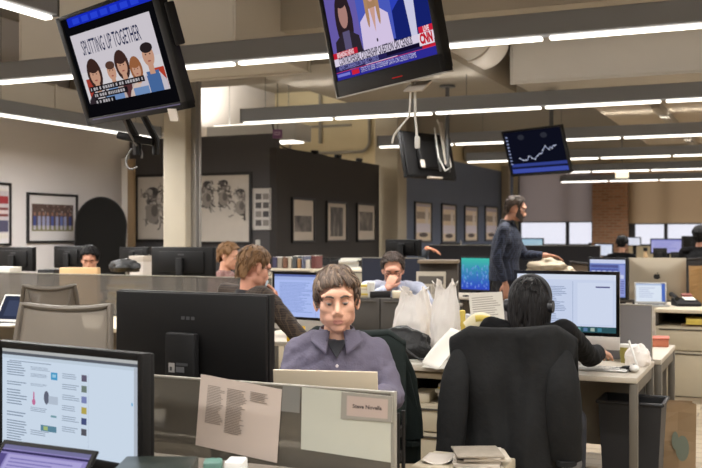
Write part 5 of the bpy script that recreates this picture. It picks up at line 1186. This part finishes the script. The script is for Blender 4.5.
def person(label, p, rz, J, skinc, shirt, hairf, vox=.006, lips=(150, 96, 86), jawc=None, wide=1.0, nose=1.0, jaw=1.0, trousers=(40, 42, 50), shoes=(30, 28, 28), eyed=True, browm=None, sleeve=None, k=1.0, hands=True, post_sh=None, shirt_pick=None, eye_down=.45, wr=1.0, iris=(66, 52, 44)):
    """J: joints in the local frame (facing -Y): pelvis, waist, chest, neck, head(matrix), and per side sh, el, wr, hd, hn, curl, hip, kn, an"""
    t = thing('person', label, 'person', p, rz); HX = J['head']; sk = skin(label[:18], skinc); lp = M('lip_%d' % len(MC), lips, .5); jw = skin('jaw_%d' % len(MC), jawc or skinc)
    # body: one continuous mesh
    b = MB(); head_shapes(b, HX, wide, nose, jaw); nb, ch, ws, pv = [Vector(J[q]) for q in ('neck', 'chest', 'waist', 'pelvis')]
    hb = HX @ Vector((0, .02, -.06)); b.tube([hb, hb.lerp(nb, .6), nb+Vector((0, .0, -.03))], [.047*k, .050*k, .064*k], 16)
    tors = [(pv, .12*wr, .085), (ws, .115*wr, .08), (ch, .13*wr, .085), (ch.lerp(nb, .6), .10*wr, .06), (nb, .05, .045)]; loft(b, tors)
    for s in ('L', 'R'):
        a = J[s]; sh, el, w_ = Vector(a['sh']), Vector(a['el']), Vector(a['wr'])
        b.tube([nb-Vector((0, 0, .045)), sh], [.036, .034], 12); b.ell(sh, (.034,)*3)
        b.tube([sh, sh.lerp(el, .4), el], [.034*k, .034*k, .031*k], 14); b.ell(el, (.031*k,)*3); b.tube([el, el.lerp(w_, .35), w_], [.031*k, .032*k, .026*k], 14); b.ell(w_, (.026*k,)*3)
        if hands: hand_shapes(b, w_, a['hd'], a['hn'], a.get('curl', .5), 1 if s == 'R' else -1, k, a.get('spread', .05))
    bm = remesh(b, vox, 6 if vox < .005 else 3, face_post(HX)); link_bm(bm, 'body', [sk, lp, jw], t, lip_pick(HX))
    # shirt
    c = MB(); up = J.get('sh_up', .03)
    dp = J.get('dp', 1.0)
    rg = [(c0_, a0_, b0_*dp) for c0_, a0_, b0_ in [(pv-Vector((0, 0, .04)), .165*wr, .125), (pv.lerp(ws, .5), .165*wr, .125), (ws, .16*wr, .12), (ch-Vector((0, 0, .05)), .18*wr, .128), (ch+Vector((0, 0, .03)), .18*wr, .122), (ch.lerp(nb, .6), .15*wr, .094), (nb+Vector((0, 0, -.01)), .075, .066), (nb+Vector((0, .004, up)), .062, .06)]]; loft(c, rg)
    for s in ('L', 'R'):
        a = J[s]; sh, el, w_ = Vector(a['sh']), Vector(a['el']), Vector(a['wr'])
        c.tube([nb+Vector((0, .005, -.035)), nb.lerp(sh, .55)+Vector((0, 0, .002)), sh], [.052, .053, .056], 14); c.ell(sh, (.058,)*3); c.tube([sh, sh.lerp(el, .45), el], [.060, .057, .052], 16); c.ell(el, (.052,)*3)
        cuff = a.get('cuff', .93)
        if cuff > 0: c.tube([el, el.lerp(w_, .4), el.lerp(w_, cuff)], [.054, .051, .039], 16)
        c.tube([sh-Vector((0, 0, .06)), ch-Vector((0, 0, .06))], [.06, .1], 12)
    sd = random.Random(label).uniform(0, 50); hx_inv = 0
    def fold(co, n):
        q = co*1.0
        d = .007*noise.noise(Vector((q.x*9+sd, q.y*9, q.z*6)))+.006*noise.noise(Vector((q.x*16+sd, q.y*14, q.z*24-q.x*14)))+.003*noise.noise(q*42)
        return co+n*d
    bm = remesh(c, max(vox, .008), 5, fold); link_bm(bm, 'shirt', shirt if isinstance(shirt, list) else [shirt], t, shirt_pick)
    # trousers and shoes
    tm = M('trousers_%d_%d_%d' % trousers, trousers, .85, bump=.1); q = MB(); loft(q, [(pv-Vector((0, 0, .11)), .12*wr, .11), (pv-Vector((0, 0, .06)), .158*wr, .118), (pv+Vector((0, 0, .05)), .158*wr, .115)])
    for s in ('L', 'R'):
        a = J[s]; h_, kn, an = Vector(a['hip']), Vector(a['kn']), Vector(a['an']); q.ell(h_, (.085,)*3); q.tube([h_, h_.lerp(kn, .5), kn], [.088, .078, .062], 16); q.ell(kn, (.062,)*3); q.tube([kn, kn.lerp(an, .4), an], [.062, .058, .045], 16)
    link_bm(remesh(q, .012, 3), 'trousers', [tm], t)
    for s in ('L', 'R'):
        an = Vector(J[s]['an']); m_ = MB().m(0, True); m_.ell((an.x, an.y-.06, an.z-.045), (.045, .13, .04)); m_.bx(an.x-.045, an.x+.045, an.y-.18, an.y+.06, 0, .022, .012); m_.build('shoe', M('shoe_%d' % shoes[0], shoes, .5), t)
    if eyed:
        eyes(t, HX, iris, None, eye_down, sk)
        if browm: brow(t, HX, browm)
    hairf(t, HX)
    return t
def seated(headc, pitch=0, yaw=0, roll=0, lean=0, seat=.47, nz=None, el=(.27, -.02, .8), wrs=((.12, -.36, .83), (.12, -.36, .83)), shw=.185, shz=None, hx=None):
    hc = Vector(headc); nz = nz or hc.z-.165; shz = shz or nz-.045; ny = hc.y+.045
    J = dict(head=HXm(hc, pitch, yaw, roll), neck=(hc.x*.8, ny, nz), chest=(hc.x*.6, ny+.02+lean*.2, nz-.16), waist=(hc.x*.3, ny+.04+lean*.6, seat+.22), pelvis=(0, ny+.05+lean, seat+.1))
    for s, sg, w_ in (('L', 1, wrs[0]), ('R', -1, wrs[1])):
        J[s] = dict(sh=(hc.x*.7+sg*shw, ny+.02, shz), el=(sg*el[0], el[1]+ny, el[2]), wr=(sg*w_[0], w_[1], w_[2]), hd=(-sg*.25, -1, -.15), hn=(sg*.1, -.15, 1), curl=.4,
            hip=(sg*.1, ny+.0+lean, seat+.06), kn=(sg*.13, ny-.42+lean, seat+.05), an=(sg*.13, ny-.42+lean, .09))
    return J
def cap(front, side, back):
    """hairline: forehead, over the ear, nape; a sideburn drops before the ear"""
    K = ((0, front), (.5, front+.03), (.85, front+.22), (1.08, side+.05), (1.2, side+.30), (1.36, side+.26), (1.5, side-.02), (1.75, side+.02), (2.0, side+.3), (2.35, back), (3.2, back+.05))
    def f(ph):
        for (a, x), (b, y) in zip(K[:-1], K[1:]):
            if ph <= b: return x+(y-x)*(ph-a)/(b-a)
        return back
    return f
def glasses(parent, HX, col=(24, 22, 22)):
    mt = M('glasses_frame', col, .3); mb = MB(); mb.X = HX; mb.sm = True
    for s in (-1, 1):
        mb.tube([(s*.031+.022*cos(a), -.101+.006*abs(cos(a)), .0+.016*sin(a)) for a in [2*pi*i/16 for i in range(17)]], .0022, 6)
        mb.tube([(s*.053, -.097, .006), (s*.074, -.05, .008), (s*.079, .01, .005), (s*.077, .025, -.01)], .002, 6)
    mb.tube([(-.009, -.102, .004), (0, -.106, .007), (.009, -.102, .004)], .002, 6); mb.build('glasses', mt, parent)
def plaid(name, base, l1, l2, sc=9):
    m = M(name, base, .85); nt = m.node_tree; b = nt.nodes['Principled BSDF']; tc = nt.nodes.new('ShaderNodeTexCoord'); last = None
    for k, (axis, c, s, th) in enumerate((('X', l1, sc, .72), ('Z', l1, sc, .72), ('X', l2, sc*2.3, .82), ('Z', l2, sc*2.3, .82))):
        w_ = nt.nodes.new('ShaderNodeTexWave'); w_.bands_direction = axis; w_.inputs['Scale'].default_value = s; w_.inputs['Distortion'].default_value = .0
        g = nt.nodes.new('ShaderNodeMapRange'); g.inputs['From Min'].default_value = th; g.inputs['From Max'].default_value = th+.1; g.inputs['To Max'].default_value = .6
        x = nt.nodes.new('ShaderNodeMix'); x.data_type = 'RGBA'; x.inputs['B'].default_value = rgb(c)
        x.inputs[6].default_value = rgb(base); x.inputs[7].default_value = rgb(c)
        nt.links.new(tc.outputs['Object'], w_.inputs[0]); nt.links.new(w_.outputs['Fac'], g.inputs[0]); nt.links.new(g.outputs[0], x.inputs[0])
        if last: nt.links.new(last, x.inputs[6])
        last = x.outputs[2]
    nt.links.new(last, b.inputs['Base Color'])
    return m
# ---------------------------------------------------------------- man in the grey shirt
BROWN = M('hair_brown', (74, 58, 46), .6); BROWN2 = M('hair_brown_light', (112, 92, 74), .6)
d = 3.82; a = W(337, 298.5, d)
Jm = seated((0, -.06, a.z), pitch=radians(6), yaw=radians(2), roll=radians(-2), lean=.02, nz=a.z-.142, shz=a.z-.205, el=(.215, -.05, .80), wrs=((.1, -.30, .84), (.11, -.30, .84)), shw=.145)
for q in 'LR': Jm[q]['kn'] = (Jm[q]['kn'][0]*.7-.06, -.33, .52); Jm[q]['an'] = (Jm[q]['an'][0]*.7-.07, -.24, .09)
Jm['sh_up'] = -.004; Jm['head'] = Jm['head'] @ Matrix.Scale(.975, 4)
def hairA(t, HX):
    hair(t, HX, cap(.92, 1.8, 2.5), .015, 380, .62, [BROWN, BROWN2], 5, .36, .0058, amp=.008, sweep=.35)
GREYSH = M('shirt_grey_mauve', (88, 82, 97), .8, var=.05, scale=14, bump=.15, bscale=120)
manA = person('man in grey mauve shirt facing the silver laptop', (a.x, a.y, 0), CA, Jm, (206, 158, 132), GREYSH, hairA, .0042, (176, 120, 106), (194, 146, 122), browm=BROWN, iris=(70, 66, 62), eye_down=.15, wide=1.07)
manA['label'] = 'man with brown hair in grey mauve shirt working at the silver laptop'
nb = Vector(Jm['neck'])
def collar(t, nb, mat, under=None, spread=1.0, tilt=0):
    mb = MB().m(0, True)
    mb.grid(lambda u, v: ((.064+.016*v)*sin(.55+(2*pi-1.1)*u)*1.02, -(.06+.018*v)*cos(.55+(2*pi-1.1)*u)+.006, nb.z+.032+nb.z*0-.042*v+.018*cos(2*pi*u)*-.4), 30, 4)
    for s in (-1, 1):
        mb.grid(lambda u, v: (s*(.026+.062*u+.012*v), -.052-.036*v-.012*(1-u)+.03*u*u, nb.z+.022-.058*v*(1-.35*u)-.03*(1-u)*v), 8, 6)
    mb.X = Matrix.Identity(4)
    o = mb.build('collar', mat, t, solid=.004); o.location = (nb.x, nb.y, 0)
    if under:
        q = MB().m(0, True); q.prism([(-.04, .016), (.04, .016), (.0, -.055)], -.012, .0); u_ = q.build('undershirt', under, t); u_.location = (nb.x, nb.y-.074, nb.z-.03); u_.rotation_euler = (radians(-22), 0, 0)
    return o
collar(manA, nb, GREYSH, M('tee_black', (30, 30, 34), .85))
chm = Vector(Jm['chest'])
for k in range(4):
    z = nb.z-.105-.085*k; MB().m(0, True).cyl((.002, chm.y-.142, z), (.002, chm.y-.134, z), .0058, seg=10).build('button', M('button_pale', (190, 180, 178), .4), manA)
# his dark chair and the jacket on it
loc = Vector((a.x, a.y, 0))+Vector((cos(CA)*.06-sin(CA)*.10, sin(CA)*.06+cos(CA)*.10, 0))
mesh_chair('dark office chair under the man in the grey mauve shirt', loc.x, loc.y, CA, .96, .35, .38, DARKSEAT, DARKSEAT, vs_=False, arms=False, zs=.38)
def coat(label, p, rz, ztop, zbot, wt, wb, mat, sl=True, y0=.27, wave=.02, seed=1, arm=((-.30, .55), (.31, .5))):
    """garment over a chair back: inner and outer cloth over the top edge, sleeves hanging"""
    t = thing('jacket', label, 'jacket', p, rz); s = seed*3.3
    def nz(x, z): return wave*noise.noise(Vector((x*7+s, z*2.2, s)))+wave*.4*noise.noise(Vector((x*17+s, z*5, s)))
    def out(u, v):
        z = ztop-(ztop-zbot)*v; w_ = wt+(wb-wt)*min(1, v*1.6)**1.3; x = w_*(u-.5); e = abs(2*u-1)
        drop = .05*max(0, e-.68)/.32*(1-v)*2
        return (x, y0+.095+.05*(1-e*e)+nz(x, z)+.03*v, z-drop*.6+.012*cos(5*u))
    def top(u, v):
        x = wt*(u-.5); e = abs(2*u-1); drop = .05*max(0, e-.68)/.32*2; zz = ztop-drop*.6+.012*cos(5*u)
        f = pi*v; return (x, y0+.035+(.03+.025*(1-e*e))*(1-cos(f))+.0+nz(x, ztop)*v, zz+.018*sin(f))
    def inn(u, v):
        p0 = top(u, 0); z = p0[2]-.34*v; return (p0[0], p0[1]-.06*v+.3*nz(p0[0], z), z)
    mb = MB().m(0, True); mb.grid(out, 48, 40).grid(top, 48, 6).grid(inn, 30, 8); bmesh.ops.remove_doubles(mb.bm, verts=mb.bm.verts, dist=.001); mb.build('jacket_body', mat, t, sharp=60, solid=.012)
    if sl:
        for k, sg in enumerate((-1, 1)):
            q = MB().m(0, True); xe, ln = arm[k]; xs = sg*wt*.40; n = 14; pts, rr = [], []
            for i in range(n+1):
                f = i/n; x = xs+(xe-xs)*f**.75; z = ztop-.055-ln*f; pts.append((x, y0+.085+.055*min(1, f*3)+.022*sin(3*f)+nz(x, z), z)); rr.append(.02+.042*min(1, f*3.2)**.6+.008*sin(pi*f)+.006*noise.noise(Vector((f*9, s, 0))))
            q.tube(pts, rr, 16, flat=.62); q.build('sleeve', mat, t, sharp=60)
            q = MB().m(0, True); q.tube([pts[-1], Vector(pts[-1])-Vector((0, 0, .02))], rr[-1]*1.08, 16, flat=.62); q.build('cuff', mat, t)
    return t
GREENJ = M('jacket_dark_green', (26, 32, 30), .85, bump=.2, bscale=30, spec=.15)
coat('dark green jacket over the chair of the man in grey mauve shirt', (loc.x, loc.y, 0), CA, 1.0, .42, .46, .60, GREENJ, True, .24, .015, 4, ((-.2, .42), (.26, .42)))
# ---------------------------------------------------------------- dark haired woman
d = 4.5; a = W(528, 305, d); wz = radians(178)
Jw = seated((0, -.04, a.z+.005), pitch=radians(8), lean=.05, shw=.165, el=(.26, -.1, .83), wrs=((.16, -.44, .83), (.23, -.56, .80)))
Jw['head'] = Jw['head'] @ Matrix.Scale(.9, 4)
for q in 'LR': Jw[q]['sh'] = (Jw[q]['sh'][0], Jw[q]['sh'][1], .99)
def to_local(p, o, rz): v = p-Vector((o.x, o.y, 0)); return Vector((v.x*cos(rz)+v.y*sin(rz), -v.x*sin(rz)+v.y*cos(rz), v.z))
el_ = to_local(W(589, 357, 4.72), a, wz); wr_ = to_local(W(599, 352, 5.0), a, wz)
Jw['R'].update(sh=(-.17, .02, .99), el=el_, wr=wr_, hd=(.1, -1, -.12), hn=(0, -.1, 1), curl=.35)
HB = M('hair_black', (16, 13, 13), .6, 0, 0, 8, 0, 40, .25)
def hairW(t, HX):
    hair(t, HX, cap(.9, 1.85, 2.6), .014, 160, .6, [HB], 9, .1, .007, amp=.006)
    r = random.Random(4); mb = MB(); mb.X = HX; mb.sm = True
    def fall(u, v):
        ph = (.22+.56*u)*2*pi; k = (.72+.28*min(1, v*4.5))*(1+.12*sin(pi*v)-.12*v); x = -.092*sin(ph)*k; y = .015-.112*cos(ph)*(.74+.26*min(1, v*4.5))*(1-.1*v); n = .007*noise.noise(Vector((u*16, v*2, 3)))
        return (x*(1+n*6), y*(1+n*6)-.01*v, (.09-.27*v)-.018*sin(9*u)*v)
    mb.grid(fall, 40, 18)
    for k in range(150):
        u = r.random(); v0 = r.random()*.45; L = r.uniform(.4, .62); pts = []
        for j in range(6):
            v = min(1.06, v0+L*j/5); q = Vector(fall(u+.012*sin(j+k), v)); q.x *= 1.03; q.y = .015+(q.y-.015)*1.03; pts.append(q)
        mb.tube(pts, [.003, .006, .0065, .006, .005, .0015], 6, flat=.6)
    mb.build('long_hair', HB, t, sharp=0, solid=.01)
    q = MB(); q.X = HX; q.sm = True; q.tube([(.105*sin(a_), .012, .03+.112*cos(a_)) for a_ in [radians(-98+196*i/24) for i in range(25)]], .0075, 8, flat=1.6); hp = q.build('headphones', M('headphone_black', (34, 34, 37), .35), t)
    for s in (-1, 1):
        q = MB(); q.X = HX; q.sm = True; q.cyl((s*.098, .02, -.015), (s*.126, .02, -.015), .038, .031, 24).cyl((s*.08, .02, -.015), (s*.1, .02, -.015), .034, .038, 24); q.build('ear_cup', M('headphone_black', (34, 34, 37), .35), hp)
woman = person('woman with long black hair and headphones seen from behind at the lit computer', (a.x, a.y, 0), wz, Jw, (206, 158, 132), M('top_black', (15, 15, 16), .85, spec=.15, bump=.15), hairW, .0055, browm=None, eyed=True, wr=.9, trousers=(36, 38, 46))
loc = Vector((a.x, a.y, 0))+Vector((0.02, -.17, 0))
mesh_chair('dark office chair under the black haired woman, covered by the jacket', loc.x, loc.y, wz+radians(8), .97, .38, .42, DARKSEAT, DARKSEAT, vs_=False, arms=False, zs=.38)
BLJ = M('jacket_black', (27, 27, 27), .88, bump=.25, bscale=25, spec=.15)
cj = coat('large black jacket draped over the chair of the black haired woman', (loc.x, loc.y, 0), wz+radians(8), 1.03, .37, .52, .40, BLJ, True, .25, .05, 2, ((-.222, .45), (.255, .49)))
MB().m(0, True).ell((-.23, .41, .58), (.0055, .004, .0055)).build('snap_button', WHITEP, cj)
# ---------------------------------------------------------------- man in brown plaid
d = 5.75; a = W(237, 268, d)
Jp = seated((0, -.12, a.z), pitch=radians(20), lean=.14, shw=.2, shz=a.z-.15, el=(.25, -.2, .82), wrs=((.05, -.27, .98), (.04, -.24, 1.02)))
Jp['R'].update(hd=(.35, .1, 1), hn=(-.3, -1, 0), curl=.9); Jp['L'].update(hd=(-.3, -.1, 1), hn=(.3, -1, 0), curl=.9)
SANDY = M('hair_sandy', (128, 94, 60), .6); SANDY2 = M('hair_sandy_dark', (96, 70, 46), .6)
PLB = plaid('plaid_brown', (54, 44, 38), (26, 22, 21), (94, 78, 64), 10)
def hairP(t, HX): hair(t, HX, cap(.95, 1.66, 2.85), .010, 300, .4, [SANDY, SANDY2], 3, .04, .005, amp=.004); glasses(t, HX)
mp = person('man in brown plaid shirt and glasses bent over his hands', (a.x, a.y, 0), radians(152), Jp, (210, 150, 124), PLB, hairP, .0055, browm=SANDY2)
mk = MB(); mk.X = Jp['head']; mk.m(0, True).grid(lambda u, v: (.058*sin(2.4*(u-.5)), -.062-.05*cos(2.4*(u-.5))+.01*v, -.05-.07*v), 12, 8); mk.build('face_mask', M('mask_white', (206, 214, 224), .8), mp, solid=.003)
collar(mp, Vector(Jp['neck']), M('collar_dark', (36, 34, 36), .85))
# ---------------------------------------------------------------- bowed man with glasses
d = 7.6; a = W(391.5, 268.5, d)
Jb = seated((0, -.14, a.z), pitch=radians(24), yaw=radians(-6), lean=.1, shw=.2, shz=a.z-.15, nz=a.z-.12, el=(.26, -.16, .9), wrs=((.1, -.3, .95), (.045, -.275, a.z-.14)))
for q in 'LR': Jb[q]['kn'] = (Jb[q]['kn'][0], -.25, .5); Jb[q]['an'] = (Jb[q]['an'][0], -.2, .09)
Jb['R'].update(hd=(.35, .15, .8), hn=(-.2, -1, .2), curl=1.2)
LBL = M('shirt_pale_blue', (160, 164, 180), .8, var=.04, scale=12)
DKB = M('hair_dark_brown', (52, 40, 34), .6)
def hairB(t, HX): hair(t, HX, cap(.85, 1.6, 2.75), .014, 260, .35, [DKB, BROWN], 7, .05, .005, amp=.005); glasses(t, HX)
mbw = person('man with glasses and pale blue shirt bowed with a hand at his mouth', (a.x, a.y, 0), CA+radians(2), Jb, (206, 150, 126), LBL, hairB, .006, browm=DKB, jawc=(176, 126, 106))
collar(mbw, Vector(Jb['neck']), LBL)
# ---------------------------------------------------------------- standing man
d = 9.85; a = W(504, 234, d); hc = Vector((0, -.12, 1.685))
Js = dict(dp=1.22, head=HXm(hc, radians(16), radians(4)), neck=(0, -.035, 1.54), chest=(0, -.03, 1.36), waist=(0, -.0, 1.15), pelvis=(0, .0, 1.0), sh_up=.03)
Js['R'] = dict(sh=(-.215, .01, 1.465), el=(-.26, .085, 1.18), wr=(-.22, -.0, .945), hd=(.05, -.15, -1), hn=(-1, -.1, 0), curl=.35, hip=(-.1, 0, .95), kn=(-.11, -.02, .52), an=(-.12, .03, .09))
Js['L'] = dict(sh=(.205, -.05, 1.475), el=(.18, -.22, 1.21), wr=(.1, -.43, 1.215), hd=(-.1, -1, -.12), hn=(.25, -.1, 1), curl=.28, hip=(.1, 0, .95), kn=(.11, -.02, .52), an=(.12, .03, .09), cuff=.86)
PLN = plaid('plaid_navy', (26, 31, 46), (14, 17, 28), (66, 74, 98), 7)
def hairS(t, HX):
    hair(t, HX, cap(.82, 1.6, 2.75), .014, 240, .3, [BROWN, DKB], 12, .02, .005, amp=.006); glasses(t, HX)
    q = MB(); q.X = HX; q.sm = True
    def bf(u, v):
        a_ = (u-.5)*4.0; k_ = abs(a_)/2.0; zt = -.086+.10*min(1, k_*1.25)**1.3; zb = -.122+.05*k_**1.5; n_ = .003*noise.noise(Vector((u*40, v*12, 1))); rr_ = 1.06+.05*sin(pi*v)+n_*8
        return (.062*sin(a_)*rr_, -.026-.068*cos(a_)*rr_*(1-.12*v), zt+(zb-zt)*v)
    q.grid(bf, 40, 10); q.tube([(-.03, -.085, -.078), (-.02, -.1, -.06), (0, -.106, -.056), (.02, -.1, -.06), (.03, -.085, -.078)], [.005, .007, .007, .007, .005], 8); q.ell((0, -.082, -.108), (.028, .022, .017))
    q.build('beard', DKB, t)
ms = person('standing bearded man in navy plaid shirt reaching across the desks', (a.x, a.y, 0), radians(113.8-6), Js, (206, 152, 126), PLN, hairS, .006, browm=DKB, trousers=(28, 28, 34), wr=1.1)
collar(ms, Vector(Js['neck']), M('collar_navy', (28, 30, 38), .85))
# ---------------------------------------------------------------- small far people
def simple_hair(mats, seed, hl=cap(.88, 1.68, 2.8), t_=.015): return lambda t, HX: hair(t, HX, hl, t_, 120, .4, mats, seed, .06, .007, amp=.006)
d = 9.9; a = W(90, 259, d); Jf = seated((0, -.06, a.z), pitch=radians(22), lean=.05)
person('person with black hair bent behind the tan carton', (a.x, a.y, 0), CA+radians(10), Jf, (196, 142, 116), M('top_black', (15, 15, 16), .85, spec=.15), simple_hair([HB], 21, cap(1.0, 1.75, 2.85), .02), .009, browm=HB)
d = 9.3; a = W(231, 256, d); Jf = seated((0, -.07, a.z), pitch=radians(16), lean=.05, shw=.19)
person('person in red checked shirt partly hidden behind the plaid man\'s head', (a.x-.1, a.y, 0), CA+radians(75), Jf, (214, 160, 132), plaid('plaid_red', (150, 112, 106), (126, 50, 52), (190, 170, 164), 12), simple_hair([SANDY], 22), .009, browm=SANDY)
d = 11.4; a = W(404, 262, d); Jf = seated((0, -.02, 1.14), pitch=radians(10), lean=.05)
Jf['L'].update(sh=(.19, .03, 1.0), el=(.27, -.12, 1.13), wr=(.33, -.2, 1.27), hd=(1, -.2, -.25), hn=(.2, -.1, 1), curl=.35)
person('person hidden by the black monitor, pointing with one hand raised', (a.x-.08, a.y, 0), CA, Jf, (206, 140, 106), M('top_slate', (60, 66, 74), .85), simple_hair([DKB], 23), .008, browm=DKB)
d = on_y(622, 16.1); a = W(622, 244, d); Jf = seated((0, -.02, a.z), pitch=radians(5), seat=.47)
person('person in black seated before the brick pier and white screen', (a.x, a.y, 0), CA+pi-.5, Jf, (196, 146, 120), M('top_black', (15, 15, 16), .85, spec=.15), simple_hair([HB], 24, cap(.85, 1.7, 2.5), .02), .010, browm=HB)
d = 12.8; a = W(700, 236, d); Jf = seated((0, -.02, a.z), pitch=radians(5), shw=.2)
person('person in black cut by the picture edge before the window', (a.x, a.y, 0), CA+pi-.6, Jf, (180, 130, 106), M('top_black', (15, 15, 16), .85, spec=.15), simple_hair([HB], 25, cap(1.0, 1.75, 2.85), .024), .010, browm=HB)

# ---------------------------------------------------------------- chairs of the seated people farther back
def seat_for(o, label, back=.1, ztop=.86):
    z = o.rotation_euler[2]; mesh_chair(label, o.location.x-sin(z)*back, o.location.y+cos(z)*back, z, ztop, .38, .42, DARKSEAT, DARKSEAT, vs_=False, arms=False, zs=.38)
for o in [o for o in COL.objects if o.get('category') == 'person']:
    l = o['label']
    if 'brown plaid' in l: seat_for(o, 'dark office chair under the man in brown plaid shirt', .14)
    elif 'pale blue' in l: seat_for(o, 'dark office chair under the bowed man in pale blue shirt', .16)
    elif 'white screen' in l: seat_for(o, 'dark office chair under the person in black by the brick pier', .12)
    elif 'picture edge' in l: seat_for(o, 'dark office chair under the person in black at the picture edge', .12)
